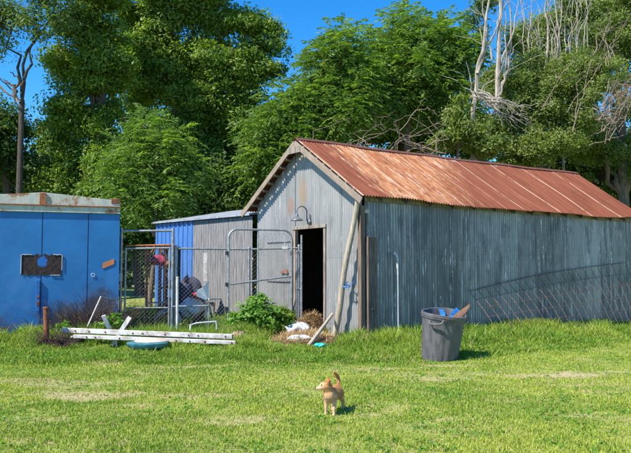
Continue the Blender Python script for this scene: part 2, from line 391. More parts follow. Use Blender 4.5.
# ------------------------------------------------------------------ ground
DRY = [(-2.5, 7.85, .55, .38, .8), (-3.3, 8.6, .9, .35, .55), (-1.2, 7.75, .5, .22, .5), (-1.8, 10.15, .9, .10, .6), (-3.1, 10.35, .35, .18, .8),
       (2.9, 9.35, 1.5, .16, .85), (.9, 9.75, 1.0, .14, .5), (1.7, 8.9, .5, .18, .6), (4.6, 9.6, 1.2, .14, .7), (1.9, 10.25, .5, .16, .8), (3.2, 8.6, .5, .15, .45),
       (-.7, 6.6, .4, .1, .4), (6.5, 12.5, 1.5, .2, .4), (-.35, 10.4, .9, .08, .5)]
_H = np.random.default_rng(99).uniform(0, 1, (256, 256))
def vn(x, y):
    xi = np.floor(x).astype(int); yi = np.floor(y).astype(int); fx = x - xi; fy = y - yi; fx = fx * fx * (3 - 2 * fx); fy = fy * fy * (3 - 2 * fy)
    h = lambda a, b: _H[a % 256, b % 256]
    return (h(xi, yi) * (1 - fx) + h(xi + 1, yi) * fx) * (1 - fy) + (h(xi, yi + 1) * (1 - fx) + h(xi + 1, yi + 1) * fx) * fy
def fbm(x, y): return (vn(x, y) + .5 * vn(x * 2.1 + 7, y * 2.1) + .3 * vn(x * 4.3, y * 4.3 + 3) + .2 * vn(x * 9, y * 9)) / 2
def dry(x, y):
    x = np.asarray(x, float); y = np.asarray(y, float); d = np.zeros_like(x)
    wob = .35 * np.sin(x * 5.1 + y * 3.3) + .3 * np.sin(x * 11.7 - y * 9.1 + 1)
    for (a, b, ra, rb, k) in DRY:
        r = np.sqrt(((x - a) / ra) ** 2 + ((y - b) / rb) ** 2) + wob * .5
        d = np.maximum(d, k * (1 - sm(.55, 1.25, r)))
    n = fbm(x * 1.6, y * 2.6); n2 = fbm(x * 5 + 9, y * 7)
    base = .40 * sm(.60, .70, n) * sm(.40, .6, n2) + .16 * sm(.55, .7, n2)
    d = d * sm(.25, .55, n2 + .12)
    return np.clip(np.maximum(d, base), 0, 1) * (1 - sm(17, 20, y))
def lines(a, b, step, far):
    c = list(np.arange(a, b, step)); k = step; lo = a; hi = b
    L = []; 
    while hi < far: L.append(hi); k *= 1.35; hi += k
    k = step; P = []
    while lo > -far: k *= 1.35; lo -= k; P.append(lo)
    return np.array(P[::-1] + c + L + [far])
xs = lines(-9, 13, .11, 900); ys = lines(2, 22, .11, 900)
GX, GY = np.meshgrid(xs, ys); nx, ny = len(xs), len(ys)
V = np.stack([GX.ravel(), GY.ravel(), gz(GX.ravel(), GY.ravel())], 1)
ii = (np.arange(ny - 1)[:, None] * nx + np.arange(nx - 1)[None]).ravel()
gr = np_mesh('ground', V, np.stack([ii, ii + 1, ii + nx + 1, ii + nx], 1), M['ground'], attrs={'dry': ('POINT', dry(V[:, 0], V[:, 1]))}, smooth=True)
tag(gr, kind='structure')

# ------------------------------------------------------------------ barn
barn = thing('barn', B(0, 0, 0), 'low corrugated metal barn with a rusty red gable roof and an open dark doorway', 'barn')
W_, L_, OH, OX = 3.93, 10.3, .25, .25
ZR, ZE = 4.27, 2.84
SLOPE = (ZR - ZE) / (W_ / 2 + OH)
def roofz(t): return ZR - abs(t - W_ / 2) * SLOPE
def sag(s): return - .025 * math.sin(min(max(s / L_, 0), 1) * math.pi) + .010 * math.sin(s * 2.1)
def wave(u, pitch=.076, amp=.009): return amp * math.sin(2 * math.pi * u / pitch)

def sheet_wall(name, mt, u0, u1, zlo, zhi, P, parent, step=.076 / 6, rows=3, amp=.0135, thick=0):
    """corrugated wall; P(u, out, z) -> world; zlo/zhi functions of u"""
    us = np.arange(u0, u1 + 1e-6, step); V = []; UV = []; Fc = []
    for i, u in enumerate(us):
        a, b = zlo(u), zhi(u)
        for r in range(rows + 1):
            z = a + (b - a) * r / rows
            off = wave(u, amp=amp) + .006 * (int(math.floor(u / .66)) % 2) + .008 * math.sin(u * 1.7 + z * 1.1)
            V.append(P(u, off, z)); UV.append((u, z))
    n = rows + 1
    for i in range(len(us) - 1):
        for r in range(rows): Fc.append((i * n + r, (i + 1) * n + r, (i + 1) * n + r + 1, i * n + r + 1))
    oo = ORG[parent.name]; me = bpy.data.meshes.new(name); me.from_pydata([v - oo for v in V], [], Fc); me.update()
    l = me.uv_layers.new(name='UVMap')
    for lp in me.loops: l.data[lp.index].uv = UV[lp.vertex_index]
    me.polygons.foreach_set('use_smooth', [True] * len(me.polygons))
    return link_mesh(name, me, mt, parent)

D0, D1, DZ = 1.25, 2.30, 2.30
def front_lo(t): return (DZ + .02) if D0 < t < D1 else -.08 + .05 * math.sin(t * 3)
def front_hi(t): return roofz(t) - .03
fw = MB()
PF = lambda u, o, z: B(-o, u, z)
# three runs so that the doorway has clean edges
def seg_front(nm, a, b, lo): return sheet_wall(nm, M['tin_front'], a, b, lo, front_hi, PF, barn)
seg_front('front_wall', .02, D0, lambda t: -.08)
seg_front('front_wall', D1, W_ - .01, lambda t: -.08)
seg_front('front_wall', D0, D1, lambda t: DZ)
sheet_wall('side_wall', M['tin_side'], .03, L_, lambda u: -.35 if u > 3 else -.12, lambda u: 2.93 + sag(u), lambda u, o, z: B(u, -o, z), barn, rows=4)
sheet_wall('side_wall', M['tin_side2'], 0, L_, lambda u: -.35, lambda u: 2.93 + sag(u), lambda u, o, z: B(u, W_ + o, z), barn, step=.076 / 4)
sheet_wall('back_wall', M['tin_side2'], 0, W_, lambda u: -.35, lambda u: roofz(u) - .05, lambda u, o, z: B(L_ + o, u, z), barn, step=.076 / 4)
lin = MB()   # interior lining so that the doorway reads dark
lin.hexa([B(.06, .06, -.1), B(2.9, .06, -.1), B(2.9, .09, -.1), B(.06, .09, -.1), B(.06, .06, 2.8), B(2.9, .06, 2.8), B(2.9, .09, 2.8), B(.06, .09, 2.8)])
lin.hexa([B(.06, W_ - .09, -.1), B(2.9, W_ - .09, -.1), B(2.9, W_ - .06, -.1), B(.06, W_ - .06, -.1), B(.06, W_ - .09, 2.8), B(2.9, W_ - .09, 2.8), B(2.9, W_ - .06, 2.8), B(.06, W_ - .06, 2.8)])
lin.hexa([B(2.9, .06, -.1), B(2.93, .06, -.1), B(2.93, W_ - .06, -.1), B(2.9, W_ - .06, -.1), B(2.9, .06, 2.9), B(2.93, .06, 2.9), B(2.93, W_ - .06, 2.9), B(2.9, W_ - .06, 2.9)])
lin.build('dark_lining', M['dark_in'], barn)

def roof_slope(sign, name):
    step = .076 / 6; us = np.arange(-OX, L_ + OX, step); rows = 6; V = []; UV = []; Fc = []
    SL = W_ / 2 + OH
    for u in us:
        jag = .03 * math.sin(math.floor(u / .72) * 12.9)
        for r in range(rows + 1):
            d = (SL + .05 + jag) * r / rows
            t = W_ / 2 - sign * d
            z = ZR + .03 + .014 * max(u, 0) * (1 - r / rows) - d * SLOPE + wave(u, .076, .0135) + sag(u) * (1 + .3 * math.sin(u + r)) + .007 * (int(math.floor(u / .72)) % 2) + .012 * math.sin(math.floor(u / .72) * 7.3 + r * 1.1) * (r / rows)
            V.append(B(u, t, z)); UV.append((u + OX, d * math.sqrt(1 + SLOPE ** 2)))
    n = rows + 1
    for i in range(len(us) - 1):
        for r in range(rows):
            f_ = (i * n + r, (i + 1) * n + r, (i + 1) * n + r + 1, i * n + r + 1)
            Fc.append(f_ if sign < 0 else f_[::-1])
    oo = ORG[barn.name]; me = bpy.data.meshes.new(name); me.from_pydata([v - oo for v in V], [], Fc); me.update()
    l = me.uv_layers.new(name='UVMap')
    for lp in me.loops: l.data[lp.index].uv = UV[lp.vertex_index]
    me.polygons.foreach_set('use_smooth', [True] * len(me.polygons))
    return link_mesh(name, me, M['roof'], barn)
roof = roof_slope(1, 'roof'); roof_slope(-1, 'roof')
rc = MB()
for i in range(14):
    a = -OX - .01 + i * (L_ + 2 * OX) / 14; b = a + (L_ + 2 * OX) / 14 + .02; dz = .004 * (i % 2)
    for sg in (-1, 1):
        e = W_ / 2 + sg * .11
        za, zb = ZR + .052 + sag(a) + dz + .014 * max(a, 0), ZR + .052 + sag(b) + dz + .014 * max(b, 0)
        dd = .11 * SLOPE
        p = [B(a, W_ / 2, za), B(b, W_ / 2, zb), B(b, e, zb - dd), B(a, e, za - dd)]
        rc.hexa(p + [q + Vector((0, 0, .006)) for q in p])
rc.build('ridge_cap', M['ridge'], roof)
# barge boards and rafters at the gable, rafter tails along the eave
for sg in (-1, 1):
    b_ = MB(); te = W_ / 2 + sg * (W_ / 2 + OH + .03)
    p0 = B(-OX - .03, W_ / 2, ZR - .085); p1 = B(-OX - .03, te, ZR - .085 - (W_ / 2 + OH + .03) * SLOPE)
    b_.bar(p0, p1, .03, .125, up=(DT * -sg * SLOPE + Vector((0, 0, 1))))
    b_.build('barge_board', M['wood_barge'], barn, bevel=.004)
gus = MB(); gus.box(B(-OX - .05, W_ / 2, ZR - .24), (.02, .46, .14), DS, DT, (0, 0, 1)); gus.build('gable_brace', M['wood_grey'], barn)
for k in range(9):                                             # lookouts under the gable overhang
    for sg in (-1, 1):
        d = .25 + k * .24 if k < 9 else 0
        if d > W_ / 2 + .15: continue
        lk = MB(); t = W_ / 2 + sg * d; z = ZR - d * SLOPE - .055
        lk.bar(B(-OX + .01, t, z), B(.02, t, z), .09, .045, up=(DT * -sg * SLOPE + Vector((0, 0, 1)))); lk.build('lookout', M['wood_barge'], barn)
for k in range(15):
    s = .35 + k * .70
    rf = MB(); p0 = B(s, .35, roofz(.35) - .07 + sag(s)); p1 = B(s, -OH + .03, roofz(-OH + .03) - .07 + sag(s))
    rf.bar(p0, p1, .05, .10, up=(0, 0, 1)); rf.build('rafter_tail', M['wood_rafter'], barn)
pl = MB(); pl.bar(B(.02, -.035, 2.83), B(L_, -.035, 2.82), .02, .12); pl.build('eave_board', M['wood_grey'], barn)
# posts at the near corner
p = MB(); p.box(B(-.07, -.03, 1.32), (.11, .10, 2.7), DS, DT, (0, 0, 1)); p.build('corner_post', M['wood_brown'], barn, bevel=.008, label='tall brown corner post')
p = MB(); p.box(B(.13, -.10, .98), (.22, .06, 2.16), DS, DT, (0, 0, 1)); p.build('corner_board', M['wood_brown'], barn, bevel=.006, label='short cracked brown board with a knot')
p = MB(); p.lathe(B(.13, -.135, .62), [(.035, 0), (.03, .012), (.01, .014)], 12, ax=-DT); p.build('knot', M['wood_dark'], barn)
p = MB(); p.box(B(.05, -.04, 2.56), (.10, .05, .07), DS, DT, (0, 0, 1)); p.build('bracket', M['white_plastic'], barn, bevel=.004)
p = MB(); p.box(B(.045, -.02, 2.25), (.07, .02, .6), DS, DT, (0, 0, 1)); p.build('corner_flashing', M['dark_metal'], barn)
# door frame, the pale door folded back against the wall, hasp
for t in (D0 - .02, D1 + .03):
    p = MB(); p.box(B(.02, t, 1.15), (.09, .07, 2.34), DS, DT, (0, 0, 1)); p.build('door_jamb', M['wood_tan'] if t > 2 else M['wood_grey'], barn, bevel=.004)
p = MB(); p.box(B(.0, (D0 + D1) / 2, DZ + .035), (.09, D1 - D0 + .18, .07), DS, DT, (0, 0, 1)); p.build('lintel', M['wood_grey'], barn, bevel=.004)
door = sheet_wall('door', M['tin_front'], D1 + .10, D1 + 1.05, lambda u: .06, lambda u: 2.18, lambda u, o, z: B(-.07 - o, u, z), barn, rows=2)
for z in (.35, 1.15, 2.05):
    p = MB(); p.box(B(-.095, D1 + .575, z), (.02, .95, .022), DS, DT, (0, 0, 1)); p.build('batten', M['galv'], door)
p = MB(); p.box(B(-.115, D1 + .30, 1.36), (.015, .30, .045), DS, DT, (0, 0, 1)); p.box(B(-.125, D1 + .20, 1.37), (.025, .07, .09), DS, DT, (0, 0, 1)); p.build('hasp', M['rust_orange'], door, bevel=.003)
# floor sill
p = MB(); p.box(B(.1, (D0 + D1) / 2, .0), (.3, D1 - D0, .05), DS, DT, (0, 0, 1)); p.build('door_sill', M['wood_dark'], barn)

# gooseneck lamp over the doorway
lb = B(-.03, 1.76, 2.45)
lamp = thing('wall_lamp', lb, 'grey gooseneck barn lamp on the wall above the doorway', 'lamp')
p = MB(); p.lathe(lb, [(.06, 0), (.06, .02), (.035, .04)], 16, ax=-DS); p.build('wall_plate', M['lampm'], lamp, smooth=True)
arc = [lb + Vector((0, 0, 0)) - DS * .03, lb - DS * .06 + Vector((0, 0, .03))]
for k in range(0, 13):
    a = math.pi * k / 12
    arc.append(lb - DS * (.06 + .135 * (1 - math.cos(a))) + Vector((0, 0, .20 + .13 * math.sin(a))))
arc.append(arc[-1] - Vector((0, 0, .06)))
p = MB(); p.tube(arc, .014, 8); p.build('arm', M['lampm'], lamp, smooth=True)
sc_ = arc[-1]
p = MB(); prof = [(.025, .02), (.036, 0), (.04, -.04), (.075, -.068), (.122, -.095), (.138, -.125), (.134, -.127), (.115, -.098), (.07, -.072), (.025, -.05)]
p.lathe(sc_, prof, 28); p.build('lamp_shade', M['lampm'], lamp, smooth=True)
p = MB(); p.lathe(sc_, [(.012, -.06), (.03, -.08), (.03, -.10), (.012, -.115)], 14); p.build('bulb', M['sack'], lamp, smooth=True)

# ------------------------------------------------------------------ blue container
CR = Vector((-3.99, 14.0, 0)); CD = Vector((.951, .309, 0)); CN = Vector((.309, -.951, 0))
def K(a, out, z): return CR - CD * a + CN * out + Vector((0, 0, z))
cont = thing('storage_container', K(1.47, 0, 0), 'blue painted steel storage container with a scorched black patch and rusty pale top trim', 'container')
CWD, CDP = 2.94, 6.0
def uv_quads(name, quads, mt, parent):
    V, UV, Fc = [], [], []
    for q_ in quads:
        n = len(V)
        for (pt, uv) in q_: V.append(pt); UV.append(uv)
        Fc.append(tuple(range(n, n + len(q_))))
    oo = ORG[parent.name]; me = bpy.data.meshes.new(name); me.from_pydata([v - oo for v in V], [], Fc); me.update()
    l = me.uv_layers.new(name='UVMap')
    for lp in me.loops: l.data[lp.index].uv = UV[lp.vertex_index]
    return link_mesh(name, me, mt, parent)
ZB, ZT, ZP = 2.545, 2.80, 2.93
Q = []
def quad_a(a0, a1, o0, o1, z0, z1): return [(K(a1, o1, z0), (a1, z0)), (K(a0, o0, z0), (a0, z0)), (K(a0, o0, z1), (a0, z1)), (K(a1, o1, z1), (a1, z1))]
edges = [0, .60, .616, 1.46, 1.476, 2.32, 2.336, CWD]
for i in range(len(edges) - 1):                                # door leaves with a shallow gap between them
    o = -.02 if i % 2 else 0.0
    Q.append(quad_a(edges[i], edges[i + 1], o, o, -.1, ZB + .05))
uv_quads('front_panel', Q, M['cblue'], cont)
side = []
for k in range(60):                                            # ribbed side
    y0, y1 = -k * .1, -(k + 1) * .1; d0 = [0, .03, .03, 0][k % 4]; d1 = [0, .03, .03, 0][(k + 1) % 4]
    side.append([(K(-.002 + d0, y0, -.1), (3 + k * .1, 0)), (K(-.002 + d1, y1, -.1), (3.1 + k * .1, 0)), (K(-.002 + d1, y1, ZB + .1), (3.1 + k * .1, 2.5)), (K(-.002 + d0, y0, ZB + .1), (3 + k * .1, 2.5))])
side.append([(K(CWD, 0, -.1), (3, 0)), (K(CWD, -CDP, -.1), (9, 0)), (K(CWD, -CDP, ZB + .1), (9, 2.5)), (K(CWD, 0, ZB + .1), (3, 2.5))])
side.append([(K(CWD, -CDP, -.1), (3, 0)), (K(0, -CDP, -.1), (6, 0)), (K(0, -CDP, ZB + .1), (6, 2.5)), (K(CWD, -CDP, ZB + .1), (3, 2.5))])
uv_quads('side_panel', side, M['cblue'], cont)
def gable(nm, out, z0a, zT, zP, th=.03, mt=None):
    m_ = MB(); pr = [(0, z0a), (CWD, z0a), (CWD, zT), (CWD / 2, zP), (0, zT)]
    fr_ = [K(a, out, z) for a, z in pr]; bk = [K(a, out - th, z) for a, z in pr]
    m_.add(fr_ + bk, [(4, 3, 2, 1, 0), (5, 6, 7, 8, 9)] + [(i, (i + 1) % 5, 5 + (i + 1) % 5, 5 + i) for i in range(5)])
    return m_.build(nm, mt or M['ctrim'], cont)
gable('top_trim', .025, ZB + .125, 2.79, 2.915)
p = MB(); p.bar(K(0, .022, ZB + .06), K(CWD, .022, ZB + .06), .03, .12); p.build('trim_band', M['ctrim'], cont)
p = MB(); p.bar(K(0, .045, ZB + .128), K(CWD, .045, ZB + .132), .035, .022); p.build('rust_seam', M['rust'], cont)
p = MB(); p.box(K(1.47, .045, 2.80), (.12, .03, .24), CD, CN, (0, 0, 1)); p.build('peak_plate', M['rust_orange'], cont, bevel=.004)
p = MB(); p.box(K(.09, -.04, 2.80), (.17, .16, .10), CD, CN, (0, 0, 1)); p.build('corner_casting', M['rust'], cont, bevel=.01)
p = MB()
for (a0, a1, z0, z1) in ((0, CWD / 2, 2.79, 2.915), (CWD / 2, CWD, 2.915, 2.79)):
    q4 = [K(a0, .02, z0), K(a1, .02, z1), K(a1, -CDP, z1), K(a0, -CDP, z0)]; p.hexa(q4 + [x + Vector((0, 0, .02)) for x in q4])
p.build('roof', M['ctrim'], cont)
# scorched patch with the blue spot left in the middle: its own plate
q = NG('scorched_plate'); uvn = q.n('ShaderNodeUVMap'); uvn.uv_map = 'UVMap'; a, z, _ = q.sep(uvn.outputs[0]); nz = q.noise(uvn.outputs[0], 14, 6, .75)
c = q.mix(q.sstep(nz, .4, .65), (.008, .006, .007), (.06, .03, .022))
c = q.mix(q.blob(a, z, 1.455, 1.56, .085, .10, nz, .9, .5), c, (.01, .13, .42))
M['scorch'] = q.pbr(c, .85, 0, nz, .5, .006)
a0, a1, z0, z1 = 1.10, 1.83, 1.30, 1.70
m_ = []
n = 24
for i in range(n):
    u0, u1 = a0 + (a1 - a0) * i / n, a0 + (a1 - a0) * (i + 1) / n
    j = lambda u, k: .018 * math.sin(u * 43 + k) + .012 * math.sin(u * 97 + k * 2)
    m_.append([(K(u1, .012, z0 + j(u1, 1)), (u1, z0)), (K(u0, .012, z0 + j(u0, 1)), (u0, z0)), (K(u0, .012, z1 + j(u0, 4)), (u0, z1)), (K(u1, .012, z1 + j(u1, 4)), (u1, z1))])
sp = uv_quads('scorched_patch', m_, M['scorch'], cont)
zz = [(a0 - .01, z0 + .1, a0 - .01, z1), (a1 + .01, z0 + .03, a1 + .01, z1), (a0, z1 + .004, a0 + .16, z1 + .004), (a1 - .18, z1 + .004, a1, z1 + .004), (a0 + .02, z0, a0 + .2, z0)]
for (x0, y0, x1, y1) in zz: p = MB(); p.bar(K(x0, .02, y0), K(x1, .02, y1), .012, .010, up=CN); p.build('patch_edge', M['wood_white'], cont)
p = MB(); cc = K(.21, .008, 1.53); ax = (CD * math.cos(R(-22)) * -1 + Vector((0, 0, 1)) * math.sin(R(-22))) ; p.box(cc, (.24, .012, .11), ax, CN); p.build('orange_sticker', mat('orange_paint', (.62, .22, .08), (.5, .16, .06), 9, rough=.7), cont)
p = MB(); p.tube([K(.50 + .035 * math.cos(t), .015, 1.30 + .035 * math.sin(t)) for t in np.linspace(0, 2 * math.pi, 13)], .006, 5); p.build('ring_mark', M['sack'], cont)
p = MB(); p.box(K(1.52, .03, .90), (.075, .04, .62), CD, CN, (0, 0, 1)); p.build('lock_rod', mat('lighter_blue_paint', (.015, .14, .42), (.01, .10, .32), 8, rough=.5), cont, bevel=.008)
for z_, h_ in ((.75, .09), (.88, .04)): p = MB(); p.box(K(1.51, .062, z_), (.05, .03, h_), CD, CN, (0, 0, 1)); p.build('latch', M['rust'], cont, bevel=.005)
p = MB(); p.bar(K(0, .02, .10), K(CWD, .02, .10), .03, .09); p.build('bottom_rail', M['rust'], cont)

# ------------------------------------------------------------------ blue and grey lean-to shed behind the fence
S0 = Vector((-5.10, 21.95, 0)); S1 = S0 + Vector((.6, -.8, 0)) * 2.62; S2 = S0 + Vector((.6, -.8, 0)) * 5.86; SB = Vector((.8, .6, 0))
shed = thing('shed', S0, 'low shed half bright blue ribbed panels and half grey weathered boards behind the fence', 'shed')
ZS = lambda k: 2.86 - .018 * k
def ribbed(nm, k0, k1, mt, rib, dep, top):
    V, Fc = [], []; k = k0; prof = [(0, 0), (.35, 0), (.42, dep), (.58, dep), (.65, 0)]
    us = []
    while k < k1:
        for (fx, d) in prof:
            if k + fx * rib < k1: us.append((k + fx * rib, d))
        k += rib
    us.append((k1, 0))
    nrm = Vector((-.8, -.6, 0))
    for (u, d) in us:
        b = S0 + Vector((.6, -.8, 0)) * u + nrm * d
        V += [b + Vector((0, 0, -.1)), b + Vector((0, 0, top(u)))]
    Fc = [(2 * i, 2 * i + 2, 2 * i + 3, 2 * i + 1) for i in range(len(us) - 1)]
    m_ = MB(); m_.add(V, Fc); return m_.build(nm, mt, shed)
ribbed('blue_wall', 0, 2.62, M['shed_blue'], .30, .035, ZS)
ribbed('board_wall', 2.62, 5.86, wood('grey_board_wall', (.29, .285, .28), (.12, .12, .12)), .14, .012, ZS)
p = MB(); q4 = [S0 + Vector((-.05, 0, 2.87)) - SB * .1, S2 + Vector((0, 0, 2.77)) - SB * .1, S2 + SB * 2.2 + Vector((0, 0, 3.22)), S0 + SB * 2.2 + Vector((0, 0, 3.30))]
p.hexa(q4 + [x + Vector((0, 0, .05)) for x in q4]); p.build('roof', mat('pale_roof_metal', (.42, .45, .48), (.28, .3, .33), 3, rough=.5, metal=.3), shed)
p = MB(); p.hexa([S0 + Vector((0, 0, -.1)), S0 + Vector((.02, 0, -.1)), S0 + SB * 2.2 + Vector((.02, 0, -.1)), S0 + SB * 2.2 + Vector((0, 0, -.1)), S0 + Vector((0, 0, 2.86)), S0 + Vector((.02, 0, 2.86)), S0 + SB * 2.2 + Vector((.02, 0, 3.22)), S0 + SB * 2.2 + Vector((0, 0, 3.22))]); p.build('end_wall', M['shed_blue'], shed)
p = MB(); p.bar(S1 - SB * .5 + Vector((.3, -.4, .58)), S2 - SB * .5 + Vector((-.6, .8, .66)), .35, .05); p.build('long_shelf', M['wood_white'], shed, bevel=.005)
for k in (.5, 1.2, 2.0): p = MB(); p.box(S1 + Vector((.6, -.8, 0)) * k - SB * .5 + Vector((0, 0, .25)), (.2, .3, .62)); p.build('shelf_block', M['concrete'], shed)

# ------------------------------------------------------------------ chain-link fence and gates
def gat(px, Y, z): q_ = at(px, 270, Y); return Vector((q_.x, Y, z))
def chain_mesh(p0, p1, z0, z1, sp=.075, r=.0019):
    """diamond mesh between two feet (xy) and two heights"""
    p0 = Vector((p0[0], p0[1], 0)); p1 = Vector((p1[0], p1[1], 0)); Lh = (p1 - p0).length; d = (p1 - p0) / Lh; H = z1 - z0; m_ = MB()
    nrm = Vector((-d.y, d.x, 0)); st = sp * math.sqrt(2) * .8
    for sg in (1, -1):
        k = -H
        while k < Lh:
            a0, a1 = k, k + H; b0, b1 = 0, H
            if a0 < 0: b0 += -a0; a0 = 0
            if a1 > Lh: b1 -= a1 - Lh; a1 = Lh
            if a1 - a0 > .02:
                if sg == 1: u0, u1 = a0, a1
                else: u0, u1 = Lh - a0, Lh - a1
                m_.tube([p0 + d * u0 + nrm * .002 * sg + Vector((0, 0, z0 + b0)), p0 + d * u1 + nrm * .002 * sg + Vector((0, 0, z0 + b1))], r, 3, False)
            k += st
    return m_
fence = thing('chain_link_fence', gat(175, 14.4, 0), 'chain-link fence panel between the two gates with a single steel top rail', 'fence')
A = gat(175.5, 14.4, 0); Bq = gat(299, 15.05, 0)
for q_, h in ((A, 1.88), (gat(249, 14.8, 0), 1.86), (Bq, 1.92)):
    p = MB(); p.tube([q_, q_ + Vector((0, 0, h))], .028, 10); p.lathe(q_ + Vector((0, 0, h)), [(.034, 0), (.03, .03), (.005, .045)], 10); p.build('post', M['galv'], fence, smooth=True)
p = MB(); p.tube([A + Vector((0, 0, 1.85)), gat(249, 14.8, 1.845), Bq + Vector((0, 0, 1.88))], .021, 8); p.build('top_rail', M['galv'], fence, smooth=True)
cm = chain_mesh(A, gat(249, 14.8, 0), .08, 1.84); cm2 = chain_mesh(gat(249, 14.8, 0), Bq, .08, 1.84)
cm.add(cm2.v, cm2.f); cm.build('mesh', M['wire'], fence)

frame = thing('gate_frame', gat(120.5, 14.15, 0), 'tall galvanised steel portal standing at the corner of the blue container', 'gate frame')
PA, PB = gat(121, 14.15, 0), gat(172.5, 14.35, 0)
for q_ in (PA, PB):
    p = MB(); p.tube([q_, q_ + Vector((0, 0, 2.27))], .03, 10); p.build('post', M['galv'], frame, smooth=True)
p = MB(); p.tube([PA + Vector((.0, 0, 2.20)), PB + Vector((0, 0, 2.22))], .025, 8); p.build('top_rail', M['galv'], frame, smooth=True)
p = MB(); p.box(PA + Vector((-.0, -.05, 1.25)), (.09, .04, .16)); p.build('hinge_box', M['pvc'], frame, bevel=.006)
gate = thing('wire_gate', gat(125, 14.2, 0), 'square wire gate with a rusty top bar hung inside the tall portal', 'gate')
G0, G1 = gat(125.5, 14.18, 0), gat(169.5, 14.33, 0)
for q_ in (G0, G1):
    p = MB(); p.tube([q_ + Vector((0, 0, .12)), q_ + Vector((0, 0, 1.86))], .021, 8); p.build('stile', M['galv'], gate, smooth=True)
p = MB(); p.tube([G0 + Vector((0, 0, 1.84)), G1 + Vector((0, 0, 1.86))], .021, 8); p.build('rail', M['galv'], gate, smooth=True)
p = MB(); p.tube([G0 + Vector((0, 0, 1.90)), G1 + Vector((0, 0, 1.915))], .018, 6); p.build('rail', M['rust_orange'], gate, smooth=True)
for z in (.14, .62): 
    p = MB(); p.tube([G0 + Vector((0, 0, z)), G1 + Vector((0, 0, z))], .017, 6); p.build('rail', M['galv'], gate, smooth=True)
chain_mesh(G0, G1,   .14, 1.84, .07, .0015).build('mesh', M['wire'], gate)
p = MB()
for k in range(1, 9):
    x = G0.lerp(G1, k / 9); p.tube([x + Vector((0, .012, .14)), x + Vector((0, .012, 1.83))], .0032, 4, False)
for k in range(1, 12): p.tube([G0 + Vector((0, .015, .14 + k * .145)), G1 + Vector((0, .015, .14 + k * .145))], .0032, 4, False)
p.build('hog_wire', M['rust_wire'], gate)

# rounded gate leaf swung in front of the fence
leaf = thing('rounded_gate', gat(228, 14.35, 0), 'large open gate leaf of bent steel pipe with rounded top corners and slanting middle bar', 'gate')
E0, E1 = gat(228.5, 14.30, 0), gat(291.5, 14.75, 0)
dE = (E1 - E0).normalized(); LE = (E1 - E0).length
def EP(u, z): return E0 + dE * u + Vector((0, 0, z))
path = [EP(0, .22), EP(0, 2.08)] + [EP(.2 - .2 * math.cos(t), 2.08 + .17 * math.sin(t)) for t in np.linspace(.2, math.pi / 2, 6)] + \
       [EP(LE - .2 + .2 * math.sin(t), 2.08 + .17 * math.cos(t)) for t in np.linspace(0, math.pi / 2 - .2, 6)] + [EP(LE, 2.05), EP(LE, .28)]
p = MB(); p.tube(path, .024, 8); p.build('pipe_frame', M['galv'], leaf, smooth=True)
p = MB(); p.tube([EP(0, 1.10), EP(LE, 1.27)], .02, 8); p.build('middle_bar', M['galv'], leaf, smooth=True)
p = MB(); p.tube([EP(.0, .25), EP(LE, .3)], .02, 8); p.build('bottom_bar', M['galv'], leaf, smooth=True)
for u in (.63,): p = MB(); p.tube([EP(u, .27), EP(u, 2.23)], .016, 8); p.build('brace_bar', M['galv'], leaf, smooth=True)
chain_mesh(EP(.60, 0), EP(LE, 0), 1.2, 2.2, .075).build('mesh', M['wire'], leaf)
for z in (.6, 1.1, 1.75):
    p = MB(); p.tube([EP(-.035, z - .04), EP(-.035, z + .04)], .032, 8); p.build('hinge', M['dark_metal'], leaf)
p = MB(); p.box(EP(LE - .15, 1.93) + Vector((0, -.03, -.05)), (.12, .02, .06)); p.tube([EP(LE - .16, 1.92), EP(LE - .16, 2.2)], .006, 5); p.build('tag_plate', M['pvc'], leaf)
# narrow door-side gate standing edge-on by the doorway
ng = thing('narrow_gate', B(-.45, 2.2, 0), 'narrow pipe gate folded open edge-on beside the dark doorway', 'gate')
H0, H1 = B(-.30, 2.30, 0), B(-.62, 1.93, 0)
H0 = gat(296.5, 15.05, 0); H1 = gat(301.5, 14.75, 0)
for q_, h in ((H0, 1.86), (H1, 2.15)):
    p = MB(); p.tube([q_ + Vector((0, 0, .05)), q_ + Vector((0, 0, h))], .022, 8); p.build('stile', M['galv'], ng, smooth=True)
for z in (.15, 1.0, 1.8): p = MB(); p.tube([H0 + Vector((0, 0, z)), H1 + Vector((0, 0, z))], .016, 6); p.build('rail', M['galv'], ng, smooth=True)
chain_mesh(H0, H1, .15, 1.8, .06).build('mesh', M['wire'], ng)

# ------------------------------------------------------------------ things inside the enclosure
rf_ = thing('swing_frame', gat(156, 16.6, 0), 'rusty orange pipe frame with curved corner braces standing behind the gate', 'frame')
U0, U1 = gat(147, 16.5, 0), gat(164.5, 16.7, 0)
for q_ in (U0, U1): p = MB(); p.tube([q_, q_ + Vector((0, 0, 1.98))], .03, 8); p.build('upright', M['rust_orange'], rf_, smooth=True)
p = MB(); p.tube([U0 + Vector((-.05, 0, 1.98)), U1 + Vector((.25, 0, 2.0))], .032, 8); p.build('crossbar', M['rust_orange'], rf_, smooth=True)
for a_, b_ in ((U0, .18), (U1, -.12)):
    p = MB(); p.tube([a_ + Vector((0, 0, 1.55)), a_ + Vector((b_ * .4, 0, 1.78)), a_ + Vector((b_, 0, 1.97))], .022, 6); p.build('brace', M['rust_orange'], rf_, smooth=True)
p = MB(); p.tube([U0 + Vector((0, 0, .62)), U1 + Vector((0.2, 0, .62))], .02, 6); p.build('lower_bar', M['galv'], rf_, smooth=True)

